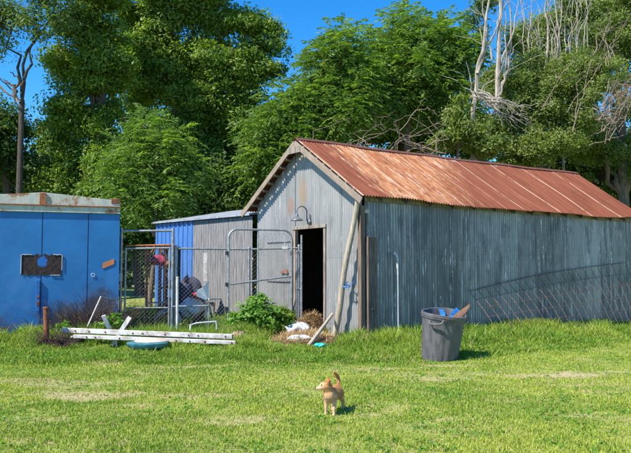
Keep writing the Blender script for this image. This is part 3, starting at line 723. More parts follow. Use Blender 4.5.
def draped(c, wd, dp, h, n=14, seed=0, flat=1.0):
    """crumpled closed cloth or bag lump"""
    r = random.Random(seed); m_ = MB(); c = Vector(c); rows = 20; seg = 40; vs = []
    ph = [r.uniform(0, 6) for _ in range(6)]
    for i in range(rows):
        a = math.pi * (i + .5) / rows
        for k in range(seg):
            b = 2 * math.pi * k / seg
            rr = 1 + .16 * math.sin(3 * b + ph[0] + 2 * a) + .10 * math.sin(5 * b + ph[1] - 3 * a) + .06 * abs(math.sin(5.5 * b + ph[2] + 5 * a)) + .05 * abs(math.sin(9 * a + ph[3] + 3 * b)) + .03 * abs(math.sin(13 * b - 8 * a + ph[4])) + r.uniform(-.015, .015)
            vs.append(c + Vector((wd / 2 * math.sin(a) * math.cos(b) * rr, dp / 2 * math.sin(a) * math.sin(b) * rr, h / 2 * (1 - math.cos(a) * rr * flat))))
    fs = [(i * seg + k, (i + 1) * seg + k, (i + 1) * seg + (k + 1) % seg, i * seg + (k + 1) % seg) for i in range(rows - 1) for k in range(seg)]
    fs += [tuple(range(seg)), tuple(range((rows - 1) * seg + seg - 1, (rows - 1) * seg - 1, -1))]
    m_.add(vs, fs); return m_
def lump(name, c, wd, dp, h, mt, label, cat, seed=0, group=None):
    o = draped(c, wd, dp, h, seed=seed).build(name, mt, None, org=c, smooth=True); return tag(o, label, cat, group)

c_ = at(158, 264.5, 16.45)
lump('cloth', c_, .36, .14, .20, M['pink'], 'pink cloth hanging on the rusty orange frame', 'cloth', 3)
rk = thing('rack', gat(167, 17.4, 0), 'dark wooden rack with three shelves behind the wire gate', 'rack')
K0, K1 = gat(160, 17.3, 0), gat(173, 17.3, 0)
for q_ in (K0, K1, K0 + Vector((.05, .5, 0)), K1 + Vector((.05, .5, 0))): p = MB(); p.box(q_ + Vector((0, 0, 1.0)), (.07, .07, 2.0)); p.build('upright', M['wood_dark'], rk)
for z in (.45, .95, 1.45, 1.93): p = MB(); p.box((K0 + K1) / 2 + Vector((.03, .25, z)), (.42, .6, .04)); p.build('shelf', M['wood_dark'], rk)
for i, (z, mt, s_) in enumerate(((.60, 'navy', .22), (1.05, 'light_blue', .16), (1.55, 'rust', .16))):
    c_ = (K0 + K1) / 2 + Vector((.02, .12, z - (.13 if i == 0 else .08 if i == 1 else .08)))
    lump('bundle', c_, .26, .22, s_, M[mt], ['navy bundle on the bottom shelf of the dark rack', 'pale blue bundle on the middle shelf of the dark rack', 'rust brown bundle on the upper shelf of the dark rack'][i], 'bundle', i + 5, 'bundles on the dark rack')
c_ = gat(190, 15.6, .42); 
lump('bag', gat(189, 15.7, .05), .62, .5, 1.06, M['navy'], 'big dark navy bag slumped behind the chain-link fence', 'bag', 11)
lump('sack', gat(191.5, 15.35, .40), .50, .3, .34, M['sack'], 'white sack lying against the navy bag', 'sack', 12)
lump('cloth', gat(198, 15.25, .78), .26, .15, .12, M['red'], 'red cloth bundled on top of the white sack', 'cloth', 13)
p = MB(); a_ = at(196, 296, 15.1); b_ = at(208, 301, 15.0); c1 = at(208.5, 281, 15.15); d_ = at(203, 287, 15.2); e_ = at(197, 290, 15.2)
fr_ = [a_, b_, c1, d_, e_]; bk = [x + Vector((0, .03, 0)) for x in fr_]
p.add(fr_ + bk, [(0, 1, 2, 3, 4), (9, 8, 7, 6, 5)] + [(i, 5 + i, 5 + (i + 1) % 5, (i + 1) % 5) for i in range(5)])
tag(p.build('panel', M['light_blue'], None, org=a_), 'faded teal blue board propped up beside the white sack', 'board')
p = MB(); q_ = gat(206, 15.2, 0)
p.tube([q_ + Vector((0.02, 0, 0)), gat(205.5, 15.2, 1.1)], .02, 8); p.box(gat(205.3, 15.2, 1.47), (.085, .02, .62)); tag(p.build('stake', M['white_plastic'], None, org=q_), 'white marker stake with a wide flat head behind the fence', 'stake')
p = MB(); q_ = gat(178, 13.9, 0); p.tube([q_, q_ + Vector((-.01, 0, 1.24))], .027, 10); p.lathe(q_ + Vector((-.01, 0, 1.24)), [(.03, 0), (.028, .02), (.004, .03)], 10)
tag(p.build('pipe_post', M['white_plastic'], None, org=q_, smooth=True), 'short white pipe post standing in front of the chain-link fence', 'post')
tr = thing('low_rail', gat(190, 14.1, 0), 'low grey pipe rail on two thin legs beside the short white post', 'rail')
L0, L1 = gat(172, 14.0, .66), gat(209, 14.15, .67)
p = MB(); p.tube([L0, L1], .02, 8); p.build('rail', M['galv'], tr, smooth=True)
for q_ in (L0, L1): p = MB(); p.tube([q_, Vector((q_.x, q_.y, 0))], .014, 6); p.build('leg', M['galv'], tr)
p = MB(); p.tube([at(209, 305, 14.3), at(212, 318, 14.2), at(221, 330, 13.9), at(231, 335, 13.6)], .022, 8); tag(p.build('dark_pole', M['hose'], None, org=at(231, 335, 13.6)), 'dark green pole slanting down to the grass below the fence', 'pole')
p = MB(); p.tube([at(190, 331, 13.7), at(190.5, 325, 13.8), at(197, 323, 13.85), at(216, 321.5, 13.9), at(217, 330, 13.8)], .018, 8); tag(p.build('bent_tube', M['pvc'], None, org=at(190, 331, 13.7)), 'low bent grey tube on the grass under the low rail', 'tube')
def hose(px, r, Y, tilt, seed):
    c_ = gat(px, Y, 0); pts = []
    for k in range(60):
        a = 2 * math.pi * k / 20 + seed; rr = r * (1 + .08 * math.sin(k * .7))
        pts.append(c_ + Vector((rr * math.cos(a), .03 * k / 20 + rr * math.sin(a) * math.cos(tilt), .06 + rr * .9 + rr * math.sin(a) * math.sin(tilt))))
    p = MB(); p.tube(pts, .012, 6, True); return p.build('hose', M['pvc'], None, org=c_)
tag(hose(168, .26, 14.8, R(65), 0), 'coil of grey hose leaning inside the wire gate', 'hose')
# rock near the gate
p = MB(); c_ = gat(239, 12.95, .05); seg = 14
random.seed(3); p = draped(c_, .24, .2, .19, seed=4); tag(p.build('stone', M['rock'], None, org=c_, smooth=True), 'round tan stone in the grass near the leafy bush', 'stone')

# ------------------------------------------------------------------ white beams, boards and disc in the grass
def beam(name, p0, p1, h, d, label, seed):
    root = thing(name, p0, label, 'beam', 'long white beams stacked in the grass')
    a = (p1 - p0); Ln = a.length; a.normalize(); n = Vector((a.y, -a.x, 0)).normalized(); up = n.cross(a) * -1
    if up.z < 0: up = -up
    m_ = MB(); m_.bar(p0, p1, d, h, up=up); m_.build('beam_body', M['white_plastic'], root, bevel=.006)
    for k in range(9):
        c = p0 + a * Ln * (k + .5 + .28 * math.sin(k * 2.3 + seed)) / 9 + n * (d / 2)
        b_ = MB(); b_.lathe(c, [(.015, 0), (.015, .008), (.006, .014)], 8, ax=n); b_.build('bolt', M['rust'], root)
    for c, s_ in ((p0, -1), (p1, 1)):
        b_ = MB(); b_.box(c + a * .004 * s_, (.01, d * .7, h * .7), a, n, up); b_.build('dark_hollow_end', M['wood_dark'], root)  # dark plate stands in for the shade inside the hollow end
beam('white_beam', at(62.5, 330, 12.45), at(232.5, 336.6, 12.35), .082, .10, 'long white beam with a row of bolts, upper of two stacked in the grass', 1)
beam('white_beam', at(74, 336.2, 12.28), at(236, 342.6, 12.15), .062, .09, 'long white beam with a row of bolts, lower of two stacked in the grass', 2)
for i, (px, y0) in enumerate(((77, 334), (115, 336), (205, 340))):
    p = MB(); t_ = at(px, y0, 12.42); b_ = Vector((t_.x, t_.y, g(t_.x, t_.y) - .03)); p.bar(b_, t_ - Vector((0, 0, .03)), .09, .05, up=(0, 1, 0)); p.box(t_ - Vector((0, 0, .045)), (.2, .16, .03))
    tag(p.build('wooden_stand', M['wood_white'], None, org=b_), ['pale wooden stand under the left end of the white beams', 'pale wooden stand under the beams below the two crossed offcuts', 'pale wooden stand under the right part of the white beams'][i], 'stand', 'stands under the white beams')
for i, (a_, b_) in enumerate(((at(103.5, 315.5, 12.6), at(112, 335, 12.75)), (at(130, 317, 12.7), at(117.5, 336, 12.62)))):
    p = MB(); p.bar(b_, a_, .075, .03, up=(0, -1, 0)); tag(p.build('board', M['wood_white'], None, org=b_), ['short white offcut board leaning left behind the beams', 'short white offcut board leaning right behind the beams'][i], 'board', 'crossed offcut boards')
c_ = at(147.5, 348, 11.9); c_.z = g(c_.x, c_.y) + .09
disc = thing('plastic_sandbox', c_, 'low teal plastic tub with a beige lid lying in the grass under the beams', 'tub')
p = MB(); p.lathe(c_, [(.20, -.02), (.31, .0), (.345, .045), (.35, .075), (.33, .08)], 30, jit=.015); p.build('tub', M['teal'], disc, smooth=True)
p = MB(); p.lathe(c_ + Vector((.05, .08, 0)), [(.285, .082), (.29, .095), (.25, .125), (.12, .14), (.02, .143)], 28, jit=.01); p.build('lid', M['beige'], disc, smooth=True)

# rusty post with dead brush, scrap wire frame
q_ = at(46.5, 348, 12.2); q_.z = g(q_.x, q_.y)
p = MB(); top = at(46, 308, 12.2); p.tube([q_ - Vector((0, 0, .1)), q_.lerp(top, .5), top], [.05, .046, .048], 12)
p.lathe(top, [(.052, -.02), (.056, .0), (.05, .02), (.03, .022)], 12)
tag(p.build('rusty_post', M['rust'], None, org=q_, smooth=True), 'short stubby rust red steel post standing in dead brush', 'post')
sf = thing('scrap_frame', at(86, 331, 13.1), 'thin pale scrap wire frame leaning against the blue container', 'wire frame')
p = MB(); p.tube([at(84, 334, 13.0), at(101, 296.5, 13.35)], .014, 8); p.build('stick', M['white_plastic'], sf)
p = MB(); p.tube([at(101, 297, 13.35), at(123.5, 301, 13.95)], .011, 8); p.build('rod', M['galv'], sf)
p = MB()
for k in range(9):
    f_ = k / 9; a_ = at(84, 334, 13.0).lerp(at(101, 297, 13.35), f_); b_ = at(97, 336, 13.2).lerp(at(121, 301, 13.9), f_)
    p.tube([a_, (a_ + b_) / 2 + Vector((0, 0, -.03)), b_], .0018, 4, False)
for k in range(8):
    f_ = k / 8; a_ = at(84, 334, 13.0).lerp(at(97, 336, 13.2), f_); b_ = at(101, 297, 13.35).lerp(at(121, 301, 13.9), f_); p.tube([a_, b_], .0018, 4, False)
p.build('wire_mesh', M['rust_wire'], sf)

M_TW = mat('dry_brown_twigs', (.13, .085, .06), (.05, .032, .024), 9, rough=.95, bs=0)
def twigs(name, pts, n, ln, r0, mt, label, cat, spread=(1, 1, 1), seed=1, up=.6, kind=None):
    rd = random.Random(seed); m_ = MB()
    for _ in range(n):
        b = Vector(rd.choice(pts)) + Vector((rd.uniform(-1, 1) * spread[0], rd.uniform(-1, 1) * spread[1], 0))
        d = Vector((rd.uniform(-1, 1), rd.uniform(-1, 1), rd.uniform(.1, 1) + up)).normalized(); L = ln * rd.uniform(.5, 1.2)
        P_ = [b]; 
        for k in range(4):
            d = (d + Vector((rd.uniform(-.3, .3), rd.uniform(-.3, .3), -.16))).normalized(); P_.append(P_[-1] + d * L / 4)
        m_.tube(P_, [r0, r0 * .8, r0 * .6, r0 * .4, r0 * .25], 4, False)
    o = m_.build(name, mt, None, org=pts[0], smooth=True)
    return tag(o, label, cat, kind=kind)
b0 = at(60, 350, 12.1); b0.z = .05
twigs('dead_brush', [q_ + Vector((.12, -.05, 0)), b0], 330, .44, .006, mat('dark_dead_twigs', (.12, .075, .055), (.05, .03, .025), 9, rough=.95, bs=0), 'tangle of dark dead brush at the foot of the rusty post', 'brush', (.2, .12, 0), 5, .2)

# ------------------------------------------------------------------ straw, sacks and litter by the doorway
sc0 = gat(303, 13.6, 0)
def straw_heap(name, c, rx, ry, h, n, label):
    rd = np.random.default_rng(5)
    root = thing(name, c, label, 'straw heap')
    a = rd.uniform(0, 2 * np.pi, n); r = np.sqrt(rd.uniform(0, 1, n)); x = c.x + rx * r * np.cos(a); y = c.y + ry * r * np.sin(a)
    z = gz(x, y) + h * (1 - r ** 2) + rd.uniform(0, .03, n)
    d = rd.normal(size=(n, 3)); d[:, 2] *= .35; d /= np.linalg.norm(d, axis=1)[:, None]; L = rd.uniform(.06, .18, n)[:, None]
    s = np.cross(d, [0, 0, 1.]); s /= np.linalg.norm(s, axis=1)[:, None] + 1e-6
    c3 = np.stack([x, y, z], 1); V = np.stack([c3 - d * L - s * .003, c3 - d * L + s * .003, c3 + d * L + s * .003, c3 + d * L - s * .003], 1).reshape(-1, 3)
    np_mesh('stalks', V, np.arange(4 * n).reshape(-1, 4), M['straw'], root)
    m_ = MB(); seg = 20; vs = []
    for i in range(6):
        q_ = i / 5
        for k in range(seg):
            b = 2 * math.pi * k / seg; rr = (1 - q_) * (1 + .1 * math.sin(3 * b)); X = c.x + rx * rr * math.cos(b); Y = c.y + ry * rr * math.sin(b)
            vs.append((X, Y, g(X, Y) + h * (1 - rr ** 2) * .9 - .01))
    m_.add(vs, [(i * seg + k, i * seg + (k + 1) % seg, (i + 1) * seg + (k + 1) % seg, (i + 1) * seg + k) for i in range(5) for k in range(seg)]); m_.build('mound', M['straw'], root, smooth=True)
straw_heap('straw_heap', Vector((-.22, 13.55, 0)), .62, .85, .16, 5200, 'heap of loose golden straw spilling out of the dark doorway')
straw_heap('straw_heap', Vector((-.10, 14.75, 0)), .38, .45, .42, 3800, 'higher mound of straw piled inside the doorway edge')
lump('sack', gat(299, 14.05, .12), .44, .3, .20, M['sack'], 'crumpled white sack on the straw at the door step', 'sack', 21)
lump('sack', gat(301, 13.15, .03), .46, .26, .13, M['sack'], 'flat white feed sack lying on the straw farther from the door', 'sack', 22)
lump('litter', gat(320, 12.35, .03), .19, .13, .07, M['teal_bright'], 'bright turquoise plastic scrap in the grass', 'scrap', 23)

# poles leaning on the barn corner
p = MB(); a_ = at(333.5, 338, 13.95); a_.z = g(a_.x, a_.y) - .03; b_ = at(357, 201, 13.43); P_ = [a_.lerp(b_, k / 8) + Vector((.018 * math.sin(k * 1.1), 0, 0)) for k in range(9)]
p.tube(P_, [.066, .064, .062, .06, .058, .057, .055, .052, .05], 12)
tag(p.build('leaning_pole', M['wood_pole'], None, org=a_, smooth=True), 'long peeled wooden pole leaning up against the barn corner eave', 'pole')
p = MB(); a_ = at(308.5, 348, 12.6); a_.z = g(a_.x, a_.y) + .03; b_ = at(332.5, 314, 13.9); p.tube([a_, a_.lerp(b_, .5), b_], [.042, .036, .03], 8)
tag(p.build('short_stick', M['wood_pole'], None, org=a_, smooth=True), 'short pale stick propped at the foot of the long pole', 'stick')
rd = random.Random(4); p = MB(); c_ = at(346.5, 286, 13.62)
for k in range(5):
    d = Vector((rd.uniform(-.1, .14), rd.uniform(-.03, 0), rd.uniform(-.12, .1))); e = Vector((rd.uniform(.02, .05), 0, rd.uniform(.02, .06)))
    p.bar(c_, c_ + d, .012, .03, up=(0, 1, 0)); p.bar(c_ + d, c_ + d + e, .01, .025, up=(0, 1, 0))
p.tube([c_ + Vector((.075 * math.cos(t), .075 * math.sin(t) + .06, .02 * math.sin(t))) for t in np.linspace(0, 2 * math.pi, 12)], .012, 5)
tag(p.build('strap', M['bag_blue'], None, org=c_), 'torn blue strap tied around the leaning pole', 'strap')

# vertical pipe by the side wall
q_ = B(.80, -.14, 0); p = MB(); p.tube([q_ - Vector((0, 0, .1)), q_ + Vector((0, 0, 1.60)), q_ + Vector((-.004, 0, 1.66)), q_ + Vector((-.025, 0, 1.70)), q_ + Vector((-.06, .02, 1.73))], .024, 10)
p.tube([q_ + Vector((-.055, .02, 1.725)), q_ + Vector((-.075, .02, 1.745))], .032, 10)
tag(p.build('vent_pipe', M['pvc'], None, org=q_, smooth=True), 'thin grey white pipe with bent top standing by the shaded barn wall', 'pipe')

# ------------------------------------------------------------------ cattle panel leaning on the side wall
TL, TR_, BL_, BR_ = B(3.0, -.12, .93), B(9.55, -.12, 1.60), B(2.87, -1.07, -.03), B(9.45, -.80, -.16)
cpn = thing('cattle_panel', BL_, 'large bowed wire cattle panel leaning on the long shaded barn wall', 'wire panel')
def CP(u, v):  # v 0 bottom .. 1 top
    b_ = BL_.lerp(BR_, u); t_ = TL.lerp(TR_, u); q_ = b_.lerp(t_, v)
    bow = .06 * math.sin(math.pi * min(1, u * .95)) ; q_ = q_ + Vector((0, 0, bow * v))
    sgg = math.sin(math.pi * v) * (.07 + .05 * math.sin(5 * u)); q_ = q_ + DT * -sgg + Vector((0, 0, -.3 * sgg))
    q_ = q_ + DS * (-.55 * v * math.sin(math.pi * u) * .6)
    return q_
NV = 21
pv = MB(); ph_ = MB()
for k in range(NV + 1): pv.tube([CP(k / NV, j / 8) for j in range(9)], .0062, 5, False)
for v in (0, .14, .30, .48, .66, .83, 1.0): ph_.tube([CP(k / 24, v) for k in range(25)], .0062 if v < 1 else .010, 5, False)
pv.build('upright_wires', M['rust_wire'], cpn, smooth=True); ph_.build('long_wires', M['rust_wire'], cpn, smooth=True)

# ------------------------------------------------------------------ rubbish bin
bc = Vector((1.95, 10.95, 0)); bc.z = g(bc.x, bc.y) - .01
TLT = Vector((.085, -.15, 1)).normalized()
binr = thing('rubbish_bin', bc, 'large weathered grey round plastic bin full of rubbish by the shaded wall', 'bin')
seg = 72; prof = [(.275, 0), (.283, .06), (.296, .22), (.312, .44), (.325, .64), (.330, .68), (.342, .685), (.346, .715), (.352, .72), (.352, .76), (.34, .765), (.328, .76), (.318, .66), (.29, .3), (.27, .04)]
m_ = MB(); vs = []; u_ = TLT.orthogonal().normalized(); b_ = TLT.cross(u_)
for i, (r, z) in enumerate(prof):
    for k in range(seg):
        a = 2 * math.pi * k / seg
        rib = -.011 if (i < 5 and (k % 9) < 2) else 0
        dent = 1 - .035 * math.exp(-((a - 3.9) / .5) ** 2 - ((z - .45) / .2) ** 2)
        vs.append(bc + TLT * (z + .012 * math.sin(2 * a + 1) * (z / .76)) + (u_ * math.cos(a) + b_ * math.sin(a)) * (r + rib) * dent)
n = len(prof)
m_.add(vs, [(i * seg + k, i * seg + (k + 1) % seg, (i + 1) * seg + (k + 1) % seg, (i + 1) * seg + k) for i in range(n - 1) for k in range(seg)] + [tuple(range(seg - 1, -1, -1)), tuple((n - 1) * seg + k for k in range(seg))])
m_.build('bin_body', M['bin'], binr, smooth=True)
for ang in (R(-118), R(62)):
    d = Vector((math.cos(ang), math.sin(ang), 0)); s_ = Vector((-d.y, d.x, 0)); h = MB(); c_ = bc + TLT * .62 + d * .325
    pts = [c_ - s_ * .11 + Vector((0, 0, .03)), c_ - s_ * .10 + d * .05 - Vector((0, 0, .005)), c_ - s_ * .06 + d * .062 - Vector((0, 0, .02)), c_ + s_ * .06 + d * .062 - Vector((0, 0, .02)), c_ + s_ * .10 + d * .05 - Vector((0, 0, .005)), c_ + s_ * .11 + Vector((0, 0, .03))]
    h.tube(pts, .016, 8); h.build('handle', M['bin'], binr, smooth=True)
lump('rubbish_bag', bc + TLT * .36 + Vector((.0, .02, 0)), .40, .40, .30, M['navy'], 'dark bag of rubbish inside the grey bin', 'bag', 31)
def ribbon(name, pts, wdt, mt, label, cat):
    m_ = MB(); pts = [Vector(q_) for q_ in pts]
    for a_, b_ in zip(pts[:-1], pts[1:]): m_.bar(a_, b_, wdt, .012, up=(0, -1, .2))
    return tag(m_.build(name, mt, None, org=pts[0]), label, cat)
ct = bc + TLT * .76
ribbon('blue_bag', [ct + Vector((-.02, -.10, -.22)), ct + Vector((.0, .12, -.02)), ct + Vector((.01, .28, .015)), ct + Vector((.015, .33, .03))], .08, M['bag_blue'], 'blue plastic strip hanging inside the back of the grey bin', 'plastic strip')
ribbon('blue_bag', [ct + Vector((.08, -.12, -.20)), ct + Vector((.15, .05, -.06)), ct + Vector((.24, .17, .01)), ct + Vector((.27, .2, .03))], .11, M['bag_blue'], 'wider blue plastic sheet next to the brown cardboard in the bin', 'plastic sheet')
p = MB(); pr = [(.17, -.12), (.33, -.02), (.405, .09), (.41, .14), (.37, .11), (.25, .03), (.12, -.06)]
fr_ = [ct + Vector((x, -.02 + x * .1, z)) for x, z in pr]; bk = [q_ + Vector((.01, .02, 0)) for q_ in fr_]; nn = len(pr)
p.add(fr_ + bk, [tuple(range(nn)), tuple(range(2 * nn - 1, nn - 1, -1))] + [(i, nn + i, nn + (i + 1) % nn, (i + 1) % nn) for i in range(nn)])
tag(p.build('cardboard', M['cardboard'], None, org=ct), 'brown cardboard flap sticking out over the bin rim', 'cardboard')

# ------------------------------------------------------------------ dog
def dog():
    o0 = gpt = Vector(((333 - CX) / F * 6.9, 6.9, 0)); o0.z = g(o0.x, o0.y)
    root = thing('dog', o0, 'small tan dog with a raised curled tail walking on the lawn and looking left', 'dog')
    # local frame: fw = the way the chest points (towards the camera, a little left)
    fw_ = Vector((-.30, -.954, 0)).normalized(); rt = Vector((fw_.y, -fw_.x, 0)) * -1; rt = Vector((-fw_.y, fw_.x, 0))  # rt: to the picture's right
    def P(f, r, z): return o0 + fw_ * f + rt * r + Vector((0, 0, z))
    m_ = MB()
    def cap(pts, rs, seg=14):
        # capsule chain with round ends
        pts = [Vector(q_) for q_ in pts]; d0 = (pts[0] - pts[1]).normalized(); d1 = (pts[-1] - pts[-2]).normalized()
        A_ = [pts[0] + d0 * rs[0] * .95, pts[0] + d0 * rs[0] * .7]; B_ = [pts[-1] + d1 * rs[-1] * .7, pts[-1] + d1 * rs[-1] * .95]
        m_.tube(A_ + pts + B_, [rs[0] * .25, rs[0] * .7] + list(rs) + [rs[-1] * .7, rs[-1] * .25], seg)
    # trunk: rump, belly, chest
    cap([P(-.14, 0, .195), P(-.06, 0, .195), P(.03, 0, .187), P(.10, 0, .188), P(.135, 0, .20)], [.058, .062, .068, .076, .062])
    # neck and head, turned to the picture's left
    hl = (rt * -1 * .93 + fw_ * .36).normalized(); hc = P(.165, -.025, .288)
    cap([P(.12, 0, .215), P(.145, -.008, .25), hc], [.060, .048, .043])
    cap([hc - hl * .015, hc + hl * .02], [.047, .043])
    cap([hc + hl * .03 - Vector((0, 0, .010)), hc + hl * .062 - Vector((0, 0, .019)), hc + hl * .088 - Vector((0, 0, .022))], [.030, .0205, .0155])
    # front legs
    for s_, f1, f0 in ((-1, .12, .0), (1, .10, .01)):
        cap([P(.11, s_ * .036, .17), P(.105, s_ * .042, .115), P(.112 + f0, s_ * .042, .06), P(.115 + f0, s_ * .042, .018)], [.030, .021, .0145, .0125], 10)
        cap([P(.115 + f0, s_ * .042, .013), P(.135 + f0, s_ * .043, .010)], [.0155, .014], 10)
    # hind legs: thigh, knee forward, hock back, near-vertical shank
    for s_, st in ((-1, .02), (1, -.045)):
        cap([P(-.135, s_ * .034, .18), P(-.105 + st * .5, s_ * .044, .125), P(-.165 + st, s_ * .045, .075), P(-.155 + st, s_ * .045, .02)], [.042, .028, .0145, .0125], 10)
        cap([P(-.153 + st, s_ * .045, .012), P(-.13 + st, s_ * .045, .010)], [.0155, .0135], 10)
    # tail, up and curling back
    cap([P(-.17, 0, .225), P(-.205, .0, .275), P(-.205, -.012, .325), P(-.17, -.028, .365), P(-.14, -.032, .375)], [.019, .017, .016, .014, .008], 10)
    # ears are part of the same skin
    for s_ in (-1, 1):
        side_ = hl.cross(Vector((0, 0, 1))) * s_
        b_ = hc - hl * .018 + side_ * .030 + Vector((0, 0, .028))
        cap([b_, b_ + side_ * .018 + Vector((0, 0, .024)) - hl * .006, b_ + side_ * .034 + Vector((0, 0, .040)) - hl * .014], [.020, .016, .006], 8)
    q = NG('tan_dog_fur'); v = q.tc.outputs['Object']; nz = q.noise(v, 60, 5, .7); x, y, z = q.sep(v)
    nb = q.noise(v, 12, 3, .6)
    c = q.mix(q.sstep(nz, .35, .65), (.40, .17, .055), (.56, .29, .115))
    front = q.math('ADD', q.math('MULTIPLY', x, fw_.x), q.math('MULTIPLY', y, fw_.y))
    ch = q.math('MULTIPLY', q.sstep(q.math('ADD', front, q.math('MULTIPLY', nb, .10)), .10, .22), q.sstep(q.math('ADD', z, q.math('MULTIPLY', nb, .06)), .30, .20))
    c = q.mix(q.math('MULTIPLY', ch, .5), c, (.66, .48, .30))
    dl = q.math('ADD', q.math('MULTIPLY', x, hl.x), q.math('MULTIPLY', y, hl.y)); h0 = (hc - o0).dot(hl)
    face = q.math('MULTIPLY', q.sstep(dl, h0 + .0, h0 + .05), q.sstep(z, .22, .25))
    c = q.mix(q.math('MULTIPLY', face, .6), c, (.74, .55, .34))
    ear = q.sstep(z, .315, .335); tl = q.sstep(front, -.12, -.16); c = q.mix(q.math('MULTIPLY', q.math('MULTIPLY', ear, q.math('SUBTRACT', 1, tl)), .7), c, (.42, .13, .045))
    bel = q.sstep(z, .155, .12); c = q.mix(q.math('MULTIPLY', bel, .35), c, (.70, .52, .34))
    back = q.math('MULTIPLY', q.sstep(z, .225, .25), q.sstep(front, .06, .0)); c = q.mix(q.math('MULTIPLY', back, .4), c, (.30, .13, .05))
    fur = q.pbr(c, .8, 0, nz, .6, .004, spec=.2)
    body = m_.build('body', fur, root)
    rm = body.modifiers.new('remesh', 'REMESH'); rm.mode = 'VOXEL'; rm.voxel_size = .0045; rm.use_smooth_shade = True
    sm_ = body.modifiers.new('smooth', 'SMOOTH'); sm_.factor = .5; sm_.iterations = 9
    bpy.context.view_layer.update()
    dg = bpy.context.evaluated_depsgraph_get(); me = bpy.data.meshes.new_from_object(body.evaluated_get(dg)); body.modifiers.clear(); body.data = me
    # coat: short hairs standing off the skin
    nv = len(me.vertices); co = np.zeros(nv * 3, np.float32); no = np.zeros(nv * 3, np.float32); me.vertices.foreach_get('co', co); me.vertices.foreach_get('normal', no)
    co = co.reshape(-1, 3); no = no.reshape(-1, 3); rd = np.random.default_rng(2); pick = rd.integers(0, nv, 12000); c_ = co[pick] + rd.normal(0, .002, (12000, 3)); n_ = no[pick]
    back_d = -np.array(fw_)[None] * .8 + np.array([0, 0, -.6])[None]; d = n_ * .55 + back_d * .5 + rd.normal(0, .25, (12000, 3)); d /= np.linalg.norm(d, axis=1)[:, None]
    s_ = np.cross(d, n_); s_ /= np.linalg.norm(s_, axis=1)[:, None] + 1e-6; tail = (c_[:, 2] > .235) & ((c_ @ np.array(fw_)) < -.10); Lh = np.where(tail, rd.uniform(.012, .022, 12000), rd.uniform(.005, .011, 12000))[:, None]
    Lh = np.where((c_[:, 2] < .03)[:, None], .003, Lh)
    V = np.stack([c_ - s_ * .0009, c_ + s_ * .0009, c_ + d * Lh], 1).reshape(-1, 3) + np.array(o0)
    np_mesh('coat', V, np.arange(36000).reshape(-1, 3), fur, root)
    blk = mat('dog_nose_black', (.015, .012, .012), (.01, .008, .008), 30, rough=.3)
    p = MB(); nc = hc + hl * .104 - Vector((0, 0, .017)); p.lathe(nc - hl * .006, [(.004, 0), (.009, .003), (.009, .008), (.003, .012)], 10, ax=hl); p.build('nose', blk, root, smooth=True)
    for s_ in (-1, 1):
        side_ = hl.cross(Vector((0, 0, 1))) * s_; ec = hc + hl * .043 + side_ * .024 + Vector((0, 0, .012))
        p = MB(); p.lathe(ec, [(.003, -.006), (.0095, -.002), (.0095, .004), (.004, .009)], 10, ax=(side_ + hl * .5)); p.build('eye', blk, root, smooth=True)
    p = MB(); mm = [hc + hl * (.06 + .05 * k / 6) - Vector((0, 0, .036 + .001 * k)) + hl.cross(Vector((0, 0, 1))) * (-.017 + .012 * (k / 6)) * (-1 if hl.cross(Vector((0, 0, 1))).y > 0 else -1) for k in range(7)]
    p.tube(mm, .003, 6); p.build('mouth', blk, root)
    p = MB(); cl = P(.133, -.003, .232); ax = (hc - P(.12, 0, .215)).normalized(); p.lathe(cl, [(.045, -.005), (.048, -.004), (.048, .005), (.045, .006)], 20, ax=ax); p.build('collar', M['dark_metal'], root, smooth=True)
dog()

# ------------------------------------------------------------------ foliage
def leaves(name, centers, nrm, L, Wd, mt, parent, clump, seed=0, dirs=None):
    rd = np.random.default_rng(seed); n = len(centers)
    nrm = nrm / (np.linalg.norm(nrm, axis=1)[:, None] + 1e-6)
    t = dirs if dirs is not None else rd.normal(size=(n, 3))
    t = t - nrm * (t * nrm).sum(1)[:, None]; t /= np.linalg.norm(t, axis=1)[:, None] + 1e-6
    b = np.cross(nrm, t); s = (.5 + 1.1 * rd.uniform(0, 1, n) ** 1.5)[:, None]
    V = np.stack([centers - t * L * s / 2, centers + b * Wd * s / 2 - nrm * L * .06, centers + t * L * s / 2, centers - b * Wd * s / 2 - nrm * L * .06], 1).reshape(-1, 3)
    return np_mesh(name, V, np.arange(4 * n).reshape(-1, 4), mt, parent, attrs={'tint': ('FACE', rd.uniform(0, 1, n)), 'clump': ('FACE', clump)})

